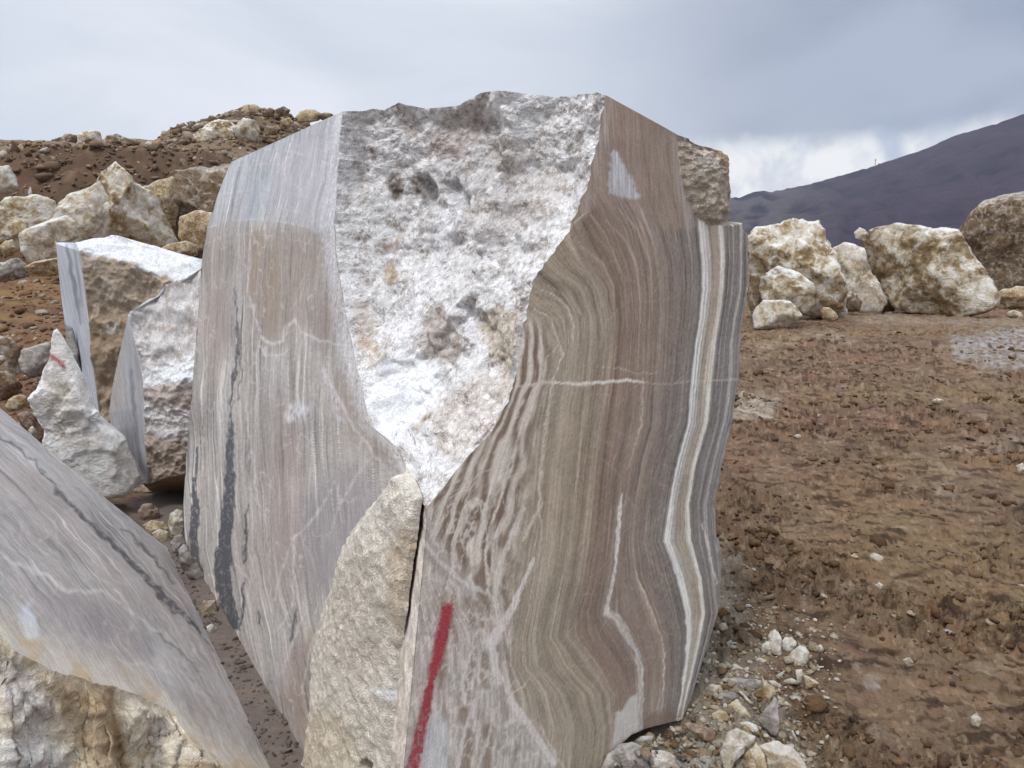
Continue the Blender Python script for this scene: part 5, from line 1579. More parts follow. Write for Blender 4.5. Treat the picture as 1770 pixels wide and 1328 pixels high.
    C = blend(C, poly(xw, yw, [(70, 1165), (160, 1180), (200, 1195), (210, 1280), (225, 1340), (150, 1340), (120, 1260)], 14), (158, 128, 88), 0.6)
    C = blend(C, stroke(xw, yw, [(190, 1195), (198, 1250), (206, 1300), (220, 1340)], [8, 12, 12, 10], 6), (112, 82, 50), 0.75)
    C = blend(C, poly(xw, yw, [(-10, 1120), (20, 1140), (60, 1180), (90, 1230), (60, 1270), (20, 1240), (-10, 1200)], 14) * (0.7 + 0.6 * n2), (196, 194, 196), 0.7)
    for p in ([(0, 1160), (20, 1200), (50, 1250), (60, 1300)], [(25, 1170), (45, 1210), (80, 1245)], [(60, 1180), (90, 1220), (100, 1260)]):
        C = blend(C, stroke(xw, yw, p, [3, 5, 4, 3][:len(p)], 3), (70, 66, 64), 0.6)
    C = blend(C, poly(xw, yw, [(-10, 1290), (40, 1260), (90, 1280), (120, 1340), (-10, 1340)], 14), (200, 200, 202), 0.6)
    C = blend(C, poly(xw, yw, [(200, 1195), (280, 1220), (310, 1270), (390, 1328), (330, 1328), (280, 1290)], 12), (206, 198, 182), 0.5)
    C = blend(C, poly(xw, yw, [(250, 1250), (285, 1235), (290, 1270), (262, 1285)], 7), (150, 146, 140), 0.7)
    C = blend(C, poly(xw, yw, [(300, 1320), (350, 1310), (420, 1340), (300, 1350)], 10), (196, 174, 140), 0.6)
    sp = np.clip(0.5 + 0.5 * n1, 0, 1)
    mesh_obj('broken_end', P, orient(P, grid_faces(*P.shape[:2]), outv), MAT_CHUNK, root, np.clip(C * GAIN * 0.92, 0.01, 0.86), True, {'speck': sp})['label'] = 'ochre and white broken end'
    # hidden flanks
    for a, b, ov in ((r3, r4, np.array([0, -0.2, -1.])), (r4, r5, np.array([0, 0, -1.])), (r5, r1, np.array([0., 1, -0.2]))):
        P = patch(a, b, 12); P = np.concatenate([P[:-1:6], P[-1:]])
        C = np.full(P.shape, 0.35)
        mesh_obj('flank', P, orient(P, grid_faces(*P.shape[:2]), ov), MAT_CHUNK, root, C, True, {'speck': np.full(P.shape[:2], .5)})
    # upper end cap far outside the picture
    cap = np.stack([r1[-1], r2[-1], r3[-1], r4[-1], r5[-1]])
    cen = cap.mean(0)
    V = np.concatenate([cap, cen[None]]); t = np.array([(k, (k + 1) % 5, 5) for k in range(5)])
    mesh_obj('flank', V, None, MAT_CHUNK, root, np.full(V.shape, 0.35), False, {'speck': np.full(6, .5)}, Ft=t)
build_tilted()

# ------------------------------------------------------------------ two sawn blocks behind, left
def loft_block(name, label, rails, ncols, rows, sawn_segs, painter, rough, seed, gain=1.0):
    """rails: lists of (px, py, Y) from bottom to top, closed round the block"""
    def R(pts):
        pts = np.asarray(pts, float)
        P = at_y(pts[:, 0], pts[:, 1], pts[:, 2])
        k = np.linspace(0, 1, len(P)); t = np.linspace(0, 1, rows)
        return np.stack([np.interp(t, k, P[:, c]) for c in range(3)], -1)
    rr = [R(p) for p in rails]
    allp = np.concatenate(rr)
    root = empty(name, (float(allp[:, 0].mean()), float(allp[:, 1].mean()), float(max(0, allp[:, 2].min()))))
    tag(root, label, 'stone block')
    cen = allp.mean(0)
    ring = []; ring0 = []
    n = len(rr)
    for i in range(n):
        a, b = rr[i], rr[(i + 1) % n]
        f = np.linspace(0, 1, ncols[i] + 1)
        P = a[:, None, :] * (1 - f[None, :, None]) + b[:, None, :] * f[None, :, None]
        N = grid_normals(P)
        sg = 1.0
        mid = P[rows // 2, len(f) // 2]
        if N[rows // 2, len(f) // 2] @ (mid - cen) < 0: sg = -1.0
        N = N * sg
        fc = grid_faces(*P.shape[:2])
        if sg < 0: fc = fc[:, ::-1]
        sawn = i in sawn_segs
        if not sawn:
            e = rough * (1.2 * fbm(P[..., 0] * 3, P[..., 1] * 3, P[..., 2] * 3, oct=5, seed=seed) + 1.6 * chips(P, 4.5, seed + 31) + 0.6 * chips(P, 14.0, seed + 32) + 0.25 * chips(P, 40.0, seed + 33))
            wl = np.ones_like(f)
            if (i - 1) % n in sawn_segs: wl = wl * sstep(0, 0.06, f)
            if (i + 1) % n in sawn_segs: wl = wl * sstep(1, 0.94, f)
            P = P + np.array([0.0, -1.0, 0.3]) * (e * wl[None, :])[..., None]
        x, y = project(P)
        C = painter(x, y, i, P)
        o = mesh_obj('sawn_face' if sawn else ('broken_face' if i < n - 2 else 'rear_side'), P, fc, MAT_GREYSAWN if sawn else MAT_BROKEN, root, np.clip(C * GAIN * gain, 0.01, 0.86), True, {'band': x - np.interp(y, [420, 830], [105, 200]), 'along': y} if sawn else {'speck': np.full(P.shape[:2], 0.75)})
        ring.append(P[-1, :-1]); ring0.append(P[0, :-1])
    for nm, rg, cz in (('top', ring, 1), ('underside', ring0, -1)):
        q = np.concatenate(rg); c = q.mean(0)
        k = np.arange(len(q)); t = np.stack([k, (k + 1) % len(q), np.full(len(q), len(q))], -1)
        if cz < 0: t = t[:, ::-1]
        V = np.concatenate([q, c[None]])
        C = np.clip(np.broadcast_to(lin((200, 200, 202)) if cz > 0 else lin((150, 130, 108)), V.shape) * GAIN, 0, 0.86)
        mesh_obj(nm, V, None, MAT_BROKEN, root, C, True, {'speck': np.full(len(V), .5)}, Ft=t)
    return root

def paint_m1(x, y, i, P):
    n1 = fbm(x / 22, y / 22, oct=5, seed=431); n2 = fbm(x / 6, y / 6, oct=4, seed=432)
    if i == 0:
        q = x - np.interp(y, [420, 720], [105, 160])
        st = 0.6 * gnoise(q / 5, y / 120, seed=433) + 0.5 * gnoise(q / 2, y / 90, seed=434)
        C = lin((164, 167, 176)) * (1 + 0.22 * st)[..., None]
        C = blend(C, stroke(x + 3 * gnoise(x / 8, y / 20, seed=435), y, [(116, 424), (124, 470), (134, 520), (140, 560)], [4, 8, 7, 3], 3), (96, 100, 110), 0.7)
        C = blend(C, stroke(x, y, [(128, 424), (136, 480), (142, 530)], [4, 5, 2], 2), (112, 116, 124), 0.6)
        return C
    C = lin((158, 143, 126)) * (1 + 0.22 * n1 + 0.25 * n2)[..., None]
    C = blend(C, sstep(0.15, 0.45, n1 + 0.4 * n2), (196, 188, 180), 0.6)
    xw = x + 6 * gnoise(x / 14, y / 14, seed=436); yw = y + 8 * gnoise(x / 14, y / 14, seed=437)
    C = blend(C, poly(xw, yw, [(140, 560), (190, 540), (230, 560), (220, 640), (180, 720), (160, 640)], 12), (142, 120, 94), 0.6)
    C = blend(C, poly(xw, yw, [(182, 562), (205, 560), (208, 576), (184, 582)], 5), (210, 208, 206), 0.7)
    white = poly(xw, yw, [(90, 400), (400, 400), (400, 560), (350, 520), (318, 496), (296, 482), (262, 472), (228, 456), (200, 446), (160, 440), (136, 436)], 6)
    C = blend(C, white * np.clip(0.95 + 0.5 * n2, 0.4, 1), (222, 225, 231), 0.92)
    return C

loft_block('sawn_grey_block', 'tall brown-fronted block with dusty white top and narrow grey sawn edge', [
    [(150, 850, 5.45), (140, 780, 5.45), (127, 690, 5.45), (117, 600, 5.45), (108, 530, 5.45), (100, 460, 5.45), (97, 421, 5.45), (100, 419, 5.55)],
    [(178, 850, 4.95), (176, 780, 4.95), (171, 712, 4.95), (158, 610, 4.95), (152, 540, 4.95), (144, 480, 4.95), (137, 434, 4.97), (130, 420, 5.15)],
    [(220, 850, 4.90), (220, 780, 4.92), (220, 712, 4.93), (220, 620, 4.95), (218, 550, 4.95), (215, 490, 4.97), (212, 450, 5.0), (190, 406, 5.35)],
    [(285, 850, 4.90), (285, 780, 4.92), (285, 712, 4.93), (285, 620, 4.95), (282, 570, 4.95), (278, 520, 4.97), (275, 474, 5.0), (262, 422, 5.4)],
    [(375, 850, 4.95), (375, 780, 4.95), (375, 712, 4.95), (375, 640, 4.95), (372, 600, 4.95), (368, 570, 4.97), (362, 528, 5.0), (356, 452, 5.5)],
    [(400, 860, 6.2), (400, 780, 6.2), (400, 700, 6.2), (400, 640, 6.2), (400, 560, 6.2), (395, 500, 6.1), (390, 470, 6.0), (380, 455, 5.9)],
    [(150, 850, 6.2), (146, 780, 6.2), (140, 700, 6.2), (135, 640, 6.2), (130, 560, 6.2), (126, 500, 6.1), (124, 450, 6.0), (122, 420, 5.9)],
], [40, 50, 40, 44, 14, 14, 14], 190, {0}, paint_m1, 0.055, 441, 0.95)

def paint_m2(x, y, i, P):
    n1 = fbm(x / 20, y / 20, oct=5, seed=451); n2 = fbm(x / 6, y / 6, oct=4, seed=452)
    if i == 0:
        q = x - np.interp(y, [550, 830], [222, 246])
        st = 0.6 * gnoise(q / 5, y / 120, seed=453) + 0.5 * gnoise(q / 2, y / 90, seed=454)
        C = lin((150, 150, 155)) * (1 + 0.2 * st)[..., None]
        C = blend(C, stroke(x + 3 * gnoise(x / 8, y / 20, seed=455), y, [(226, 640), (230, 690), (236, 760), (246, 820)], [3, 7, 7, 5], 4), (96, 100, 110), 0.7)
        C = blend(C, poly(x, y, [(206, 600), (214, 590), (212, 700), (195, 720), (188, 700)], 8), (150, 140, 134), 0.6)
        return C
    C = lin((206, 203, 203)) * (1 + 0.10 * n1 + 0.18 * n2)[..., None]
    C = blend(C, sstep(0.0, 0.35, n1 + 0.5 * n2), (158, 146, 136), 0.6)
    xw = x + 6 * gnoise(x / 14, y / 14, seed=456); yw = y + 7 * gnoise(x / 14, y / 14, seed=457)
    C = blend(C, poly(xw, yw, [(244, 650), (290, 626), (360, 615), (360, 655), (300, 660), (252, 664)], 6), (220, 224, 230), 0.85)
    C = blend(C, poly(xw, yw, [(252, 668), (360, 660), (360, 710), (290, 705), (256, 690)], 8), (150, 132, 112), 0.6)
    C = blend(C, poly(xw, yw, [(250, 745), (290, 760), (360, 770), (360, 830), (250, 840)], 10), (142, 120, 96), 0.75)
    return C

loft_block('sawn_grey_wedge', 'dusty white block with triangular grey sawn face against the big block', [
    [(244, 836, 4.70), (232, 812, 4.70), (212, 782, 4.72), (194, 745, 4.74), (188, 715, 4.76), (196, 660, 4.76), (208, 605, 4.74), (221, 549, 4.66)],
    [(256, 836, 4.50), (254, 810, 4.50), (251, 780, 4.50), (249, 735, 4.50), (249, 700, 4.50), (247, 655, 4.52), (236, 605, 4.56), (223, 548, 4.62)],
    [(290, 824, 4.46), (290, 800, 4.46), (290, 768, 4.46), (290, 730, 4.45), (290, 700, 4.45), (290, 655, 4.46), (288, 620, 4.56), (268, 512, 4.74)],
    [(368, 818, 4.50), (368, 796, 4.48), (368, 764, 4.47), (368, 730, 4.46), (368, 700, 4.45), (368, 650, 4.46), (368, 610, 4.56), (362, 458, 4.78)],
    [(380, 850, 4.92), (380, 810, 4.92), (380, 770, 4.92), (380, 730, 4.92), (380, 690, 4.92), (380, 640, 4.92), (380, 600, 4.90), (375, 462, 4.86)],
    [(262, 850, 4.86), (258, 815, 4.86), (250, 780, 4.86), (246, 740, 4.86), (244, 700, 4.86), (240, 655, 4.86), (236, 605, 4.82), (230, 552, 4.74)],
], [44, 40, 70, 14, 14, 14], 190, {0}, paint_m2, 0.055, 461, 0.95)

# ------------------------------------------------------------------ individual boulders and stones
def zo(pts, ox, oy, k):
    return [(ox + a / k, oy + b / k) for a, b in pts]

BR_ = 'boulders lined up on the right'
# -- row of boulders on the right
rock('boulder', [(1286, 418), (1310, 396), (1330, 389), (1352, 387), (1372, 377), (1390, 381), (1412, 386), (1425, 399), (1428, 415), (1440, 438), (1446, 468), (1456, 482), (1463, 505), (1460, 535), (1440, 548), (1380, 545), (1300, 545), (1284, 480)],
     'large knobbly ochre boulder directly right of the big block', 'boulder', MAT_OCHRE, Y=18.0, thick=0.75, seed=11, facets=8, rough=0.075, group=BR_)
rock('boulder', [(1314, 482), (1330, 470), (1345, 461), (1365, 465), (1385, 475), (1404, 489), (1413, 506), (1406, 530), (1391, 543), (1372, 538), (1350, 530), (1322, 524), (1311, 502)],
     'white-faced ochre boulder in front of the large knobbly one', 'boulder', MAT_RUSSET, Y=16.4, thick=0.8, seed=12, facets=8, rough=0.06, group=BR_)
rock('boulder', [(1300, 545), (1306, 530), (1320, 519), (1345, 519), (1365, 522), (1378, 533), (1388, 545), (1374, 557), (1352, 570), (1330, 573), (1304, 567)],
     'low pale cream slab-like boulder lying at the front, beside the big block', 'boulder', MAT_PALE, zb=0.0, thick=0.7, seed=13, facets=9, rough=0.035, group=BR_)
rock('boulder', [(1392, 537), (1402, 516), (1411, 502), (1425, 500), (1440, 510), (1455, 524), (1466, 536), (1462, 551), (1445, 555), (1420, 552), (1400, 548)],
     'small pale angular boulder right of the cream slab', 'boulder', MAT_PALE, zb=0.0, thick=0.7, seed=14, facets=9, rough=0.035, group=BR_)
rock('boulder', [(1416, 538), (1424, 531), (1434, 532), (1446, 541), (1450, 553), (1436, 557), (1420, 553)],
     'little tan stone leaning on the small pale angular boulder', 'stone', MAT_TAN, Y=15.9, thick=0.7, seed=15, facets=7, rough=0.04, group=BR_)
rock('boulder', [(1296, 470), (1312, 474), (1324, 492), (1328, 515), (1318, 535), (1300, 545), (1290, 520)],
     'dark brown boulder squeezed between big block and white-faced boulder', 'boulder', MAT_BROWN, Y=17.0, thick=0.7, seed=16, facets=7, rough=0.05, group=BR_)
rock('boulder', [(1436, 432), (1458, 421), (1478, 424), (1494, 432), (1508, 470), (1524, 500), (1534, 522), (1520, 540), (1472, 540), (1454, 505), (1442, 465)],
     'greyish veined boulder tucked between the two largest on the right', 'boulder', MAT_PALE, Y=20.5, thick=0.8, seed=17, facets=8, rough=0.06, group=BR_)
rock('boulder', [(1448, 505), (1462, 500), (1482, 508), (1490, 522), (1486, 538), (1462, 540), (1450, 530)],
     'small brown stone at the foot of the greyish veined boulder', 'stone', MAT_BROWN, Y=19.4, thick=0.8, seed=18, facets=7, rough=0.05, group=BR_)
rock('boulder', [(1488, 412), (1505, 397), (1530, 391), (1560, 390), (1590, 392), (1612, 397), (1650, 402), (1666, 420), (1690, 455), (1715, 485), (1731, 510), (1724, 530), (1695, 541), (1660, 547), (1620, 546), (1580, 542), (1548, 532), (1530, 508), (1510, 482), (1499, 460), (1491, 436)],
     'biggest ochre and white boulder on the right with undercut front', 'boulder', MAT_RUSSET, Y=20.0, thick=0.8, seed=31, facets=6, rough=0.05, group=BR_)
rock('boulder', [(1476, 402), (1486, 393), (1496, 398), (1503, 408), (1490, 414), (1478, 412)],
     'small pale stone on top left of the biggest right-hand boulder', 'stone', MAT_PALE, Y=20.6, thick=0.9, seed=20, facets=6, rough=0.05, group=BR_)
rock('boulder', [(1653, 400), (1680, 370), (1705, 349), (1740, 338), (1785, 334), (1830, 342), (1862, 400), (1866, 500), (1800, 535), (1750, 535), (1716, 505), (1690, 455)],
     'dark brown boulder with white rim at the right picture edge', 'boulder', MAT_BROWN, Y=23.5, thick=0.75, seed=21, facets=7, rough=0.055, group=BR_)
rock('boulder', [(1716, 512), (1736, 498), (1762, 494), (1800, 500), (1812, 520), (1780, 533), (1740, 532)],
     'low tan boulder under the dark one at the right picture edge', 'boulder', MAT_TAN, Y=21.8, thick=0.8, seed=22, facets=7, rough=0.05, group=BR_)
rock('stone', [(1740, 540), (1752, 536), (1766, 541), (1770, 549), (1752, 552), (1741, 548)],
     'little white stone on the ground near the right picture edge', 'stone', MAT_PALE, zb=0.0, thick=0.8, seed=23, facets=6, rough=0.04)
rock('boulder', [(1500, 520), (1520, 512), (1540, 522), (1548, 538), (1520, 545), (1502, 538)],
     'dusty stone in the shade left of the undercut boulder', 'stone', MAT_DIRTROCK, Y=20.6, thick=0.8, seed=24, facets=6, rough=0.05, group=BR_)

# -- bank and plateau, left
BL_ = 'boulders set in the earth bank'
rock('boulder', [(200, 281), (214, 294), (238, 318), (262, 331), (280, 350), (290, 374), (299, 400), (309, 417), (302, 438), (270, 444), (230, 440), (150, 440), (98, 430), (84, 404), (90, 372), (105, 352), (130, 336), (158, 324), (180, 300)],
     'large pale pyramid-shaped boulder in front of the earth bank', 'boulder', MAT_OCHRE, Y=15.0, thick=0.75, seed=41, facets=6, rough=0.05, group=BL_)
rock('boulder', [(296, 300), (330, 289), (362, 285), (396, 290), (430, 300), (436, 400), (400, 425), (350, 428), (310, 424), (294, 392), (290, 350)],
     'dark grey-brown rock face between pyramid boulder and big block', 'boulder', MAT_BROWN, Y=16.8, thick=0.6, seed=42, facets=8, rough=0.07, group=BL_)
rock('boulder', [(310, 374), (338, 364), (378, 370), (400, 395), (380, 432), (325, 436), (308, 410)],
     'tan boulder low beside the big block, below the dark rock face', 'boulder', MAT_TAN, Y=15.2, thick=0.7, seed=43, facets=7, rough=0.05, group=BL_)
rock('boulder', [(276, 430), (296, 421), (322, 417), (340, 424), (342, 440), (300, 444), (278, 440)],
     'small cream slab peeping over the dusty white block', 'stone', MAT_TAN, Y=9.0, thick=0.8, seed=44, facets=7, rough=0.04)
rock('boulder', [(34, 404), (54, 393), (88, 380), (112, 374), (130, 384), (136, 410), (118, 424), (108, 448), (78, 460), (52, 454), (38, 436)],
     'white-topped brown boulder left of the pyramid boulder', 'boulder', MAT_PALE, Y=12.5, thick=0.75, seed=45, facets=7, rough=0.06, group=BL_)
rock('boulder', [(40, 462), (58, 453), (96, 446), (122, 452), (124, 472), (74, 479), (50, 474)],
     'flat brown slab below the white-topped boulder', 'stone', MAT_TAN, Y=11.8, thick=0.7, seed=46, facets=6, rough=0.04, group=BL_)
rock('boulder', [(-4, 428), (10, 416), (22, 413), (29, 428), (24, 442), (8, 444)],
     'rounded beige stone at the left picture edge in front of the bank', 'stone', MAT_TAN, Y=13.4, thick=0.8, seed=47, facets=6, rough=0.05, group=BL_)
rock('boulder', [(14, 388), (34, 378), (48, 386), (52, 402), (40, 412), (20, 410)],
     'knobbly tan stone above the rounded beige one', 'stone', MAT_TAN, Y=14.2, thick=0.8, seed=48, facets=6, rough=0.07, group=BL_)
rock('boulder', [(-30, 292), (0, 287), (16, 284), (27, 306), (32, 328), (12, 338), (-20, 332)],
     'lilac-white stone stuck in the bank at the left picture edge', 'stone', MAT_PALE, Y=16.9, thick=0.5, seed=49, facets=6, rough=0.06, group=BL_)
rock('boulder', [(-30, 470), (0, 452), (30, 446), (48, 458), (44, 480), (10, 488), (-20, 486)],
     'grey slanting ledge of rock at the left edge below the bank', 'boulder', MAT_GREYROCK, Y=12.6, thick=0.6, seed=50, facets=7, rough=0.05, group=BL_)
SK_ = 'rocks along the skyline of the plateau'
sky_rocks = [([(88, 251), (95, 240), (114, 232), (134, 233), (136, 246), (128, 252)], 'flat grey rock on the plateau skyline, left of a yellow one', MAT_BROWN, 30),
             ([(133, 251), (135, 233), (146, 225), (172, 228), (179, 240), (176, 251)], 'yellow-ochre rock on the plateau skyline', MAT_OCHRE, 30),
             ([(176, 250), (184, 234), (202, 232), (222, 240), (244, 246), (240, 252), (200, 253)], 'low grey rubble ridge right of the yellow skyline rock', MAT_BROWN, 31),
             ([(14, 251), (24, 245), (38, 247), (42, 252)], 'tiny rock at the far left of the skyline', MAT_BROWN, 33),
             ([(48, 251), (58, 247), (76, 249), (80, 252)], 'second tiny skyline rock from the left', MAT_BROWN, 33),
             ([(248, 251), (256, 244), (268, 246), (274, 252)], 'pale small rock on the skyline between ridge and heap', MAT_PALE, 32),
             ([(296, 250), (300, 242), (308, 240), (314, 250)], 'small pale stone at the left foot of the spoil heap', MAT_PALE, 28)]
for k, (p, lb, mt, Yd) in enumerate(sky_rocks):
    rock('boulder', p, lb, 'rock', mt, Y=Yd, thick=0.8, seed=60 + k, facets=6, rough=0.08, group=SK_)
HP_ = 'rocks on the spoil heap'
heap_rocks = [([(322, 250), (340, 230), (372, 208), (395, 203), (412, 222), (420, 246), (404, 262), (370, 268), (340, 262)], 'ochre rock face on the left flank of the spoil heap', MAT_OCHRE, 23.4),
              ([(400, 222), (420, 205), (440, 208), (452, 226), (440, 246), (414, 244)], 'white-veined rock right of the ochre face on the heap', MAT_PALE, 23.3),
              ([(414, 192), (424, 182), (440, 181), (454, 188), (450, 198), (428, 202)], 'topmost pale rock of the spoil heap', MAT_TAN, 25.6),
              ([(452, 194), (466, 186), (476, 192), (472, 202), (458, 204)], 'brown rock on the heap crest right of the topmost one', MAT_DIRTROCK, 25.6),
              ([(476, 190), (490, 184), (502, 190), (498, 200), (482, 202)], 'dark rounded rock at the middle of the heap crest', MAT_BROWN, 25.6),
              ([(510, 202), (520, 192), (540, 188), (556, 196), (560, 204), (540, 212), (518, 212)], 'yellowish rock on the heap crest just above the big block', MAT_TAN, 25.4),
              ([(548, 200), (562, 194), (576, 198), (574, 206), (556, 208)], 'rightmost crest rock half hidden by the big block', MAT_BROWN, 25.4),
              ([(372, 205), (392, 193), (414, 190), (416, 202), (394, 208)], 'dark rock on the shoulder of the spoil heap', MAT_BROWN, 25.4),
              ([(326, 228), (338, 214), (354, 210), (368, 212), (350, 224), (332, 236)], 'dark long rock on the left rim of the heap', MAT_BROWN, 24.6),
              ([(346, 258), (362, 254), (380, 262), (372, 270), (350, 270)], 'white stone at the base of the ochre heap face', MAT_PALE, 23.6),
              ([(384, 262), (404, 254), (424, 262), (414, 274), (390, 272)], 'tan stone at the base of the heap near the big block', MAT_TAN, 23.6),
              ([(462, 222), (476, 216), (486, 224), (478, 234), (464, 234)], 'reddish stone in the rubble of the heap', MAT_DIRTROCK, 23.4),
              ([(484, 208), (500, 204), (508, 212), (498, 222), (486, 220)], 'tan stone in the rubble below the heap crest', MAT_TAN, 25.0)]
for k, (p, lb, mt, Yd) in enumerate(heap_rocks):
    rock('boulder', p, lb, 'rock', mt, Y=Yd, thick=0.7, seed=80 + k, facets=7, rough=0.09, group=HP_)

ledges = [([(-40, 372), (10, 345), (60, 338), (96, 346), (108, 372), (92, 410), (50, 430), (-10, 440), (-40, 430)], 'broken rock ledge in the bank left of the pyramid boulder', MAT_OCHRE, 15.9, 0.5),
          ([(226, 330), (262, 316), (300, 306), (312, 340), (304, 392), (270, 400), (240, 380)], 'stained rock shoulder right behind the pyramid boulder', MAT_TAN, 16.2, 0.5),
          ([(96, 366), (130, 330), (170, 318), (190, 340), (186, 420), (120, 436), (88, 420)], 'pale jagged flank leaning on the left of the pyramid boulder', MAT_PALE, 14.4, 0.5),
          ([(350, 300), (392, 284), (440, 292), (440, 350), (400, 366), (360, 350)], 'upper dark ledge of the rock face beside the big block', MAT_BROWN, 17.2, 0.6)]
for k, (p, lb, mt, Yd, tk) in enumerate(ledges):
    rock('rock_ledge', p, lb, 'rock', mt, Y=Yd, thick=tk, seed=140 + k, facets=9, rough=0.07, group=BL_)

# -- stones in the left middle ground
def redmark(X, Y):
    xw = X + 1.5 * gnoise(X / 4, Y / 4, seed=91); yw = Y + 1.5 * gnoise(X / 4, Y / 4, seed=92)
    m = stroke(xw, yw, [(86, 613), (93, 618), (101, 624), (106, 629), (111, 636)], [5, 5.5, 4, 6, 4], 1.6)
    return m * np.clip(0.85 + 0.9 * gnoise(X / 3, Y / 3, seed=93), 0, 1)
rock('marked_stone', [(100, 574), (91, 588), (85, 611), (76, 645), (66, 667), (52, 687), (55, 706), (65, 724), (76, 740), (70, 775), (90, 830), (140, 862), (188, 862), (214, 848), (246, 827), (239, 806), (230, 785), (220, 766), (206, 748), (188, 733), (172, 719), (160, 683), (141, 641), (124, 611), (111, 588)],
     'pointed white stone with a small red paint mark near its tip', 'stone', MAT_WHITE, Y=4.35, thick=0.42, seed=101, facets=6, rough=0.075, mark=redmark, N=130)
rock('boulder', [(-40, 594), (0, 581), (18, 584), (34, 600), (43, 620), (34, 640), (31, 660), (15, 669), (-10, 674), (-40, 664)],
     'brown boulder cut by the left picture edge', 'boulder', MAT_BROWN, Y=8.6, thick=0.7, seed=102, facets=7, rough=0.05)
rock('slab_stone', [(36, 604), (60, 598), (92, 590), (94, 604), (86, 630), (76, 650), (52, 654), (38, 644), (30, 624)],
     'grey-topped slab between the left-edge boulder and the pointed stone', 'stone', MAT_GREYROCK, Y=8.0, thick=0.8, seed=103, facets=6, rough=0.03)
rock('stone', [(-16, 612), (6, 615), (12, 621), (2, 632), (-16, 636)],
     'small white stone at the left edge in front of the brown boulder', 'stone', MAT_PALE, Y=7.6, thick=0.7, seed=104, facets=6, rough=0.04)
rock('stone', [(8, 704), (14, 692), (30, 682), (46, 686), (50, 700), (34, 709), (16, 714)],
     'brown stone beside the upper edge of the tilted block', 'stone', MAT_TAN, Y=5.4, thick=0.8, seed=105, facets=7, rough=0.05)
rock('stone', [(28, 718), (46, 710), (62, 722), (76, 742), (80, 770), (60, 764), (38, 740)],
     'dirty stone under the left foot of the pointed white stone', 'stone', MAT_DIRTROCK, Y=4.9, thick=0.8, seed=106, facets=7, rough=0.05)
rock('stone', [(48, 742), (56, 736), (66, 748), (66, 766), (54, 762)],
     'little pale stone wedged beneath the pointed white stone', 'stone', MAT_RUBBLE, Y=4.6, thick=0.8, seed=107, facets=6, rough=0.05)
rock('stone', [(10, 640), (24, 650), (40, 668), (30, 684), (6, 690), (-20, 680), (-20, 650)],
     'dark muddy stone in the hollow below the brown left-edge boulder', 'stone', MAT_DIRTROCK, Y=7.0, thick=0.7, seed=108, facets=6, rough=0.05)
rock('stone', [(112, 560), (126, 566), (134, 600), (142, 640), (150, 660), (138, 650), (124, 620), (114, 590)],
     'dark grey stone squeezed behind the pointed white stone', 'stone', MAT_GREYROCK, Y=5.2, thick=0.5, seed=109, facets=6, rough=0.04)
# -- stones in the slot between the sawn blocks
GP_ = 'stones lying in the slot between the sawn blocks'
gap = [([(238, 884), (246, 872), (262, 870), (274, 880), (276, 896), (262, 906), (244, 902)], 'round brown stone in the dark hollow under the wedge block', MAT_BROWN, 4.3),
       ([(246, 908), (262, 900), (284, 902), (292, 914), (280, 926), (256, 924)], 'flat tan stone just before the dark hollow', MAT_TAN, 4.05),
       ([(290, 906), (294, 888), (306, 880), (316, 884), (318, 916), (312, 930), (296, 926)], 'pale layered stone upright against the big block', MAT_RUBBLE, 4.0),
       ([(262, 922), (276, 914), (292, 920), (296, 936), (284, 944), (268, 936)], 'rust-flecked stone at the far corner of the tilted block', MAT_TAN, 3.95),
       ([(294, 940), (302, 926), (316, 924), (322, 940), (312, 956), (300, 956)], 'lilac-grey stone leaning on the big block foot', MAT_GREYROCK, 3.75),
       ([(307, 950), (318, 940), (330, 950), (342, 972), (356, 1000), (346, 1010), (326, 1000), (312, 980)], 'long grey stone in the slot, white at its tip', MAT_GREYROCK, 3.45),
       ([(342, 1052), (352, 1039), (372, 1037), (378, 1052), (376, 1068), (364, 1074), (350, 1066)], 'wedge-shaped brown stone halfway down the slot', MAT_BROWN, 3.08),
       ([(356, 1084), (366, 1078), (376, 1086), (376, 1100), (364, 1104)], 'small grey stone below the wedge-shaped one in the slot', MAT_GREYROCK, 2.92),
       ([(416, 1204), (428, 1196), (444, 1212), (452, 1232), (444, 1246), (428, 1240)], 'dark crumbly stone low in the slot', MAT_DIRTROCK, 2.45),
       ([(436, 1262), (450, 1256), (456, 1276), (452, 1296), (440, 1290)], 'narrow dark stone against the tilted block, low in the slot', MAT_DIRTROCK, 2.30),
       ([(450, 1290), (464, 1276), (480, 1288), (486, 1308), (474, 1322), (456, 1314)], 'lowest dark stone in the slot near the picture bottom', MAT_DIRTROCK, 2.22)]
for k, (p, lb, mt, Yd) in enumerate(gap):
    rock('stone', p, lb, 'stone', mt, Y=Yd + 0.03, thick=0.75, seed=120 + k, facets=7, rough=0.05, group=GP_, tiltplane=True, N=26)

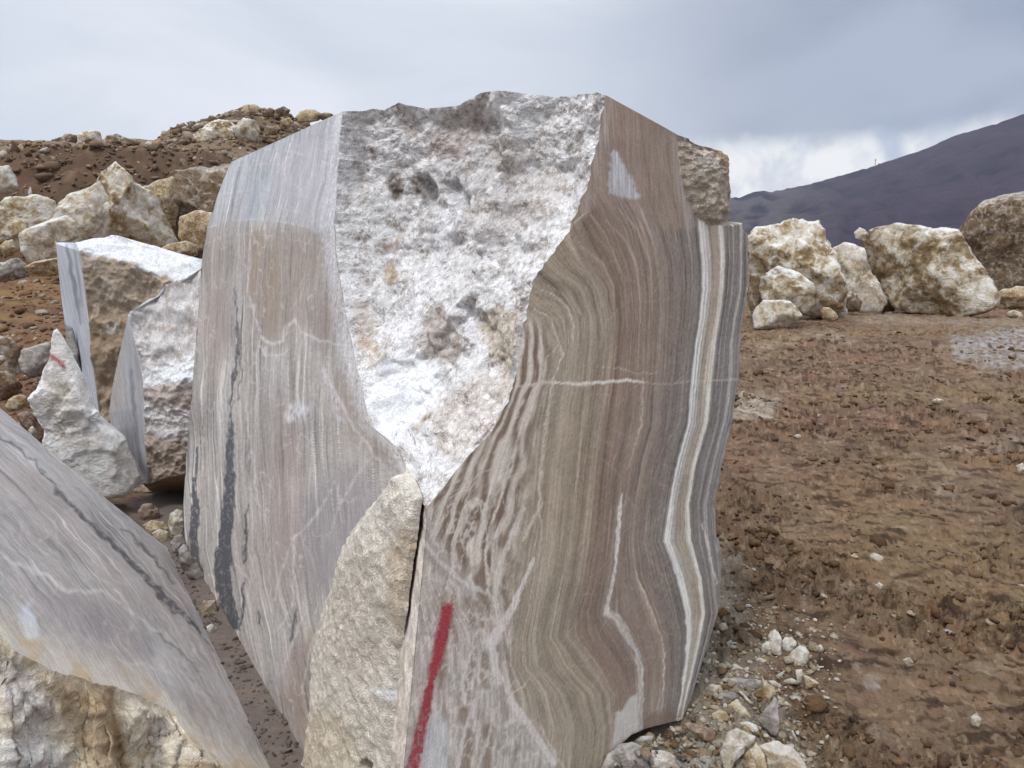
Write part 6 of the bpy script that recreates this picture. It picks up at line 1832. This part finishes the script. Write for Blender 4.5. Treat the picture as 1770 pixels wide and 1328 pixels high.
# -- rubble at the foot of the big block, right
K1 = (1180, 1050, 4.78)
RB_ = 'broken stones beside the foot of the big block'
rub = [([(765, 145), (800, 190), (820, 240), (812, 300), (822, 370), (790, 395), (700, 375), (650, 345), (652, 285), (712, 250), (705, 205)], 'pointed white stone, largest of the white cluster by the block', MAT_RUBBLE, .55),
       ([(815, 250), (850, 225), (905, 220), (942, 262), (942, 300), (895, 350), (845, 372), (815, 320)], 'white stone streaked grey, middle of the white cluster', MAT_RUBBLE, .6),
       ([(895, 345), (965, 293), (1015, 300), (1052, 350), (1042, 420), (992, 485), (882, 492), (862, 400)], 'rounded pale stone with a dark right side, right of the cluster', MAT_RUBBLE, .7),
       ([(1046, 340), (1090, 325), (1140, 278), (1168, 318), (1160, 352), (1112, 392), (1060, 384)], 'rough white crumb right of the white cluster', MAT_PALE, .6),
       ([(600, 402), (640, 390), (700, 418), (772, 470), (762, 492), (670, 476), (598, 446)], 'flat pale chip below the pointed white stone', MAT_RUBBLE, .4),
       ([(932, 492), (988, 484), (1002, 545), (978, 610), (950, 612)], 'thin bluish-white splinter below the white cluster', MAT_RUBBLE, .4),
       ([(998, 530), (1060, 553), (1128, 600), (1120, 632), (1042, 652), (1014, 612)], 'triangular tan-white stone below the white cluster', MAT_TAN, .45),
       ([(765, 692), (786, 720), (792, 830), (806, 930), (786, 1064), (740, 1050), (622, 905), (700, 790)], 'big grey triangular slab standing in the rubble', MAT_GREYROCK, .3),
       ([(340, 558), (480, 562), (600, 570), (692, 590), (645, 642), (560, 694), (470, 642), (400, 602)], 'flat dark slab sloping in the rubble, left of the grey triangle', MAT_GREYROCK, .35),
       ([(648, 532), (692, 588), (764, 630), (776, 690), (704, 764), (620, 724), (578, 680), (640, 640), (655, 590)], 'tan stone between flat dark slab and grey triangle', MAT_TAN, .5),
       ([(172, 656), (220, 616), (312, 613), (348, 640), (302, 692), (270, 712)], 'flat light-grey chip close to the block foot', MAT_RUBBLE, .4),
       ([(300, 692), (350, 670), (440, 680), (464, 722), (382, 772), (330, 792), (248, 752)], 'grey rounded stone below the flat light-grey chip', MAT_GREYROCK, .6),
       ([(456, 658), (480, 662), (574, 762), (556, 774), (482, 694)], 'thin stick-like splinter in the rubble', MAT_RUBBLE, .35),
       ([(540, 150), (575, 163), (624, 205), (612, 218), (560, 188)], 'narrow white sliver above the rubble', MAT_RUBBLE, .4),
       ([(362, 270), (400, 247), (428, 280), (402, 312), (374, 304)], 'small grey stone in dark mud by the block', MAT_GREYROCK, .6),
       ([(368, 792), (450, 728), (522, 810), (584, 890), (520, 914), (460, 914), (400, 852)], 'tan and white stone in the middle of the rubble', MAT_TAN, .55),
       ([(238, 852), (310, 818), (362, 838), (404, 900), (382, 954), (310, 954), (250, 902)], 'bright ochre-brown stone in the rubble', MAT_TAN, .6),
       ([(466, 925), (540, 916), (622, 948), (664, 990), (652, 1042), (590, 1054), (500, 992)], 'smooth white stone left of the grey triangle tip', MAT_PALE, .6),
       ([(634, 1062), (700, 1027), (754, 1070), (744, 1094), (680, 1090)], 'small white stone under the grey triangle tip', MAT_PALE, .6),
       ([(332, 1100), (368, 998), (450, 966), (602, 1038), (594, 1092), (522, 1132), (502, 1182), (424, 1254), (404, 1340), (348, 1320), (308, 1190)], 'large speckled pale stone at the lower rubble', MAT_RUBBLE, .5),
       ([(496, 1192), (540, 1150), (602, 1078), (684, 1200), (706, 1340), (560, 1340)], 'rusty brown layered stone at the picture bottom', MAT_TAN, .5),
       ([(778, 690), (832, 738), (868, 790), (852, 834), (812, 804), (790, 742)], 'pale stone touching the right side of the grey triangle', MAT_RUBBLE, .5),
       ([(616, 1122), (700, 1090), (800, 1078), (904, 1128), (1004, 1230), (1060, 1360), (720, 1370), (682, 1210)], 'wide dusty white stone at the bottom right of the rubble', MAT_PALE, .45),
       ([(1072, 76), (1092, 68), (1114, 78), (1108, 97), (1084, 96)], 'white pebble on the mud above the white cluster', MAT_PALE, .7),
       ([(1078, 822), (1108, 826), (1124, 858), (1092, 874)], 'pinkish pebble on the mud right of the grey triangle', MAT_RUBBLE, .7),
       ([(1160, 700), (1216, 718), (1214, 742), (1166, 732)], 'flat pale pebble on the mud right of the tan-white stone', MAT_RUBBLE, .5),
       ([(896, 985), (912, 984), (956, 1080), (942, 1094), (906, 1024)], 'thin upright splinter right of the small white stone', MAT_GREYROCK, .4),
       ([(700, 580), (760, 580), (826, 630), (800, 650), (740, 620)], 'pinkish chip at the top of the grey triangle', MAT_RUBBLE, .5),
       ([(360, 480), (430, 440), (520, 490), (540, 540), (450, 552), (380, 530)], 'heap of crumbly pale fragments above the flat dark slab', MAT_RUBBLE, .6),
       ([(150, 440), (230, 400), (300, 420), (310, 480), (220, 500), (160, 480)], 'pale dusty lump against the block edge', MAT_RUBBLE, .5)]
for k, (p, lb, mt, tk) in enumerate(rub):
    rock('stone', zo(p, *K1), lb, 'stone', mt, zb=0.02, sink=0.012, thick=tk * 1.1, seed=160 + k, facets=11, rough=0.03, group=RB_, tiltplane=True, box=0.8)
K2 = (1020, 1180, 5.9)
und = [([(90, 900), (170, 730), (290, 640), (430, 606), (530, 650), (580, 780), (620, 900)], 'dark shaded stone under the lifted foot of the big block', MAT_GREYROCK, .6),
       ([(560, 760), (640, 690), (760, 690), (880, 760), (930, 900), (620, 900)], 'grey-white crumbly stone at the picture bottom below the block', MAT_RUBBLE, .55),
       ([(420, 600), (500, 545), (640, 540), (660, 570), (600, 630), (500, 640)], 'smooth grey pebble tucked under the block foot', MAT_GREYROCK, .5),
       ([(940, 420), (1000, 400), (1180, 450), (1290, 520), (1280, 620), (1230, 640), (1100, 560), (1000, 490)], 'brownish flat stone at the block foot beside the slurry', MAT_DIRTROCK, .35)]
for k, (p, lb, mt, tk) in enumerate(und):
    rock('stone', zo(p, *K2), lb, 'stone', mt, zb=0.0, thick=tk, seed=210 + k, facets=7, rough=0.05, group=RB_, tiltplane=True, box=0.8)
mudst = [([(1560, 1140), (1572, 1136), (1580, 1146), (1568, 1154)], 'white pebble on the mud, middle right'), ([(1700, 1340), (1680, 1238), (1692, 1230), (1704, 1244)], None),
         ([(1676, 1240), (1688, 1232), (1698, 1244), (1692, 1258), (1678, 1254)], 'pinkish stone near the lower right picture corner'),
         ([(1512, 1012), (1520, 1006), (1528, 1012), (1522, 1020)], 'tiny white stone halfway up the muddy ground'), ([(1610, 692), (1620, 688), (1632, 692), (1628, 699), (1612, 698)], 'light stone in the distant mud'),
         ([(1755, 806), (1768, 800), (1776, 812), (1762, 820)], 'pale stone at the right edge of the mud'), ([(1470, 960), (1478, 956), (1484, 964), (1474, 968)], 'white crumb on the mud beside the big block')]
for k, (p, lb) in enumerate(mudst):
    if lb:
        rock('stone', p, lb, 'stone', MAT_RUBBLE, zb=0.02, thick=0.8, seed=230 + k, facets=6, rough=0.05, tiltplane=True, N=14)

# ------------------------------------------------------------------ uncountable clods, grit and bank stones
ICO_V = None
def ico():
    t = (1 + 5 ** .5) / 2
    v = np.array([(-1, t, 0), (1, t, 0), (-1, -t, 0), (1, -t, 0), (0, -1, t), (0, 1, t), (0, -1, -t), (0, 1, -t), (t, 0, -1), (t, 0, 1), (-t, 0, -1), (-t, 0, 1)]) / math.hypot(1, t)
    f = np.array([(0, 11, 5), (0, 5, 1), (0, 1, 7), (0, 7, 10), (0, 10, 11), (1, 5, 9), (5, 11, 4), (11, 10, 2), (10, 7, 6), (7, 1, 8), (3, 9, 4), (3, 4, 2), (3, 2, 6), (3, 6, 8), (3, 8, 9), (4, 9, 5), (2, 4, 11), (6, 2, 10), (8, 6, 7), (9, 8, 1)])
    return v, f

def total_h(x, y):
    return height(x, y) + ground_detail(x, y) * sstep(0.4, 1.2, np.hypot(x, y))

def scatter(name, x, y, z, size, colr, mat, seed, flat=0.7):
    rs = np.random.default_rng(seed)
    v, f = ico()
    n = len(x)
    jit = 1 + rs.uniform(-0.5, 0.45, (n, 12, 1))
    V = v[None] * jit
    sc = np.stack([rs.uniform(0.7, 1.4, n), rs.uniform(0.7, 1.3, n), rs.uniform(0.55, 1.0, n) * flat], -1) * size[:, None]
    V = V * sc[:, None, :]
    a = rs.uniform(0, 2 * math.pi, n); ca, sa = np.cos(a)[:, None], np.sin(a)[:, None]
    b = rs.normal(0, 0.5, n); cb, sb = np.cos(b)[:, None], np.sin(b)[:, None]
    X, Y, Z = V[..., 0], V[..., 1] * cb - V[..., 2] * sb, V[..., 1] * sb + V[..., 2] * cb
    V = np.stack([X * ca - Y * sa + x[:, None], X * sa + Y * ca + y[:, None], Z + z[:, None]], -1)
    Fc = f[None] + (np.arange(n) * 12)[:, None, None]
    C = np.repeat(colr[:, None, :], 12, 1)
    o = mesh_obj(name, V.reshape(-1, 3), None, mat, None, np.clip(C, 0.01, 0.8), False, {'wet': np.zeros(n * 12)}, Ft=Fc.reshape(-1, 3))
    tag(o, kind='stuff')
    return o

def build_scatter():
    rs = np.random.default_rng(77)
    # mud clods over the open ground on the right
    n = 15000
    r = np.exp(rs.uniform(math.log(1.7), math.log(17.0), n)); az = np.radians(rs.uniform(7, 41, n))
    x = r * np.sin(az); y = r * np.cos(az)
    keep = sstep(-0.20, 0.30, fbm(x * 1.1, y * 1.1, oct=3, seed=313)) > rs.uniform(0, 1, n)
    # not inside the big block
    inb = (x - R0[0]) * nR[0] + (y - R0[1]) * nR[1] < 0.02
    inb &= x < ERz(np.array(0.1))[0] + (y - 2.0) * -0.5 + 0.25
    keep &= ~inb
    qx, qy = project(np.stack([x, y, 0 * x], -1))
    keep &= poly(qx, qy, [(1245, 940), (1275, 1010), (1300, 1060), (1230, 1090), (1240, 1150), (1330, 1150), (1330, 1200), (1380, 1260), (1420, 1328), (1440, 1420), (980, 1420), (1060, 1290), (1180, 1230)], 20) < rs.uniform(0.2, 1, n)
    x, y, r = x[keep], y[keep], r[keep]
    n = len(x)
    size = np.exp(rs.normal(math.log(0.0065), 0.55, n)) * (0.55 + 0.32 * r ** 0.8)
    size = np.minimum(size, 0.05)
    z = total_h(x, y) - size * 0.05
    base = np.stack([lin(c) for c in ((120, 94, 70), (132, 105, 78), (108, 86, 66), (146, 116, 86), (92, 74, 58), (190, 176, 158), (210, 202, 192))])
    pick = rs.choice(7, n, p=[.27, .27, .20, .17, .06, .02, .01])
    colr = base[pick] * rs.uniform(0.6, 1.15, (n, 1)) * 0.74 * np.array([1.0, 0.985, 0.96])
    scatter('mud_clods', x, y, z, size, colr, MAT_GROUND, 78)
    # broken chips around the foot of the block
    n = 4200
    px = rs.uniform(1040, 1480, n); py = rs.uniform(930, 1345, n)
    wgt = poly(px, py, [(1245, 940), (1275, 1000), (1340, 1060), (1430, 1090), (1440, 1160), (1400, 1230), (1440, 1340), (1040, 1345), (1090, 1290), (1190, 1230), (1240, 1060)], 40)
    keep = wgt > rs.uniform(0, 1, n)
    g = on_ground(px[keep], py[keep], 0.0)
    x, y = g[:, 0], g[:, 1]
    ok = ((x - R0[0]) * nR[0] + (y - R0[1]) * nR[1] > 0.0) | (x > 0.62 + 0.25 * (y - 2.35))
    x, y = x[ok], y[ok]; n = len(x)
    size = np.exp(rs.normal(math.log(0.0065), 0.55, n)); size = np.minimum(size, 0.024)
    z = total_h(x, y) + size * 0.2
    base = np.stack([lin(c) for c in ((176, 164, 146), (198, 190, 178), (150, 134, 112), (120, 98, 76), (160, 136, 98))])
    colr = base[rs.choice(5, n, p=[.3, .2, .2, .2, .1])] * rs.uniform(0.8, 1.1, (n, 1))
    scatter('stone_chips', x, y, z, size, colr, MAT_GROUND, 79, 0.6)
    # stones in and on the bank, plateau and heap
    n = 15000
    y = rs.uniform(15.2, 29.0, n); rr = rs.uniform(-0.80, -0.16, n); x = rr * y
    heap = (y > 22.5) & (rr > -0.46)
    wall = (y > 15.8) & (y < 20.2)
    keep = (heap & (rs.uniform(0, 1, n) < 0.6)) | wall & (rs.uniform(0, 1, n) < 0.95) | (rs.uniform(0, 1, n) < 0.12)
    x, y = x[keep], y[keep]; heap = heap[keep]; n = len(x)
    size = np.exp(rs.normal(math.log(0.036), 0.6, n)) * np.where(heap, 1.35, 1.0); size = np.minimum(size, 0.22)
    rr = x / y
    wz = sstep(16.0, 17.5, y) * sstep(20.5, 19.0, y) * bank_mask(rr)
    z = total_h(x, y) + wz * (0.35 * fbm(x * 1.1, y * 1.1, oct=5, seed=321, gain=0.6) + 0.18 * fbm(x * 4, y * 4, oct=3, seed=322)) + size * 0.1
    base = np.stack([lin(c) for c in ((116, 96, 80), (130, 108, 92), (146, 130, 114), (172, 158, 140), (104, 86, 72), (154, 126, 90), (196, 188, 178))])
    colr = base[rs.choice(7, n, p=[.28, .24, .16, .10, .12, .06, .04])] * rs.uniform(0.8, 1.1, (n, 1))
    scatter('bank_stones', x, y, z, size, colr, MAT_GROUND, 80, 0.8)
    # grit along the slot and on the left floor
    n = 420
    t = rs.uniform(0, 1, n); off = rs.uniform(-0.07, 0.07, n)
    p = (A[:2] - hL * -0.07)[None] * (1 - t[:, None]) + (B[:2] - hL * -0.07)[None] * t[:, None] + hL[None] * off[:, None]
    x, y = p[:, 0], p[:, 1]
    size = np.minimum(np.exp(rs.normal(math.log(0.006), 0.6, n)), 0.022)
    z = height(x, y) + size * 0.2
    colr = lin((112, 100, 92)) * rs.uniform(0.6, 1.3, (n, 1))
    scatter('slot_grit', x, y, z, size, colr, MAT_GROUND, 81, 0.7)
    n = 2500
    y = rs.uniform(5.0, 15.0, n); rr = rs.uniform(-0.80, -0.42, n); x = rr * y
    size = np.minimum(np.exp(rs.normal(math.log(0.03), 0.5, n)), 0.10)
    z = total_h(x, y) + size * 0.15
    colr = np.stack([lin(c) for c in ((124, 92, 72), (146, 116, 86), (170, 156, 138), (106, 84, 68))])[rs.choice(4, n)] * rs.uniform(0.8, 1.1, (n, 1))
    scatter('floor_stones', x, y, z, size, colr, MAT_GROUND, 82, 0.7)
build_scatter()
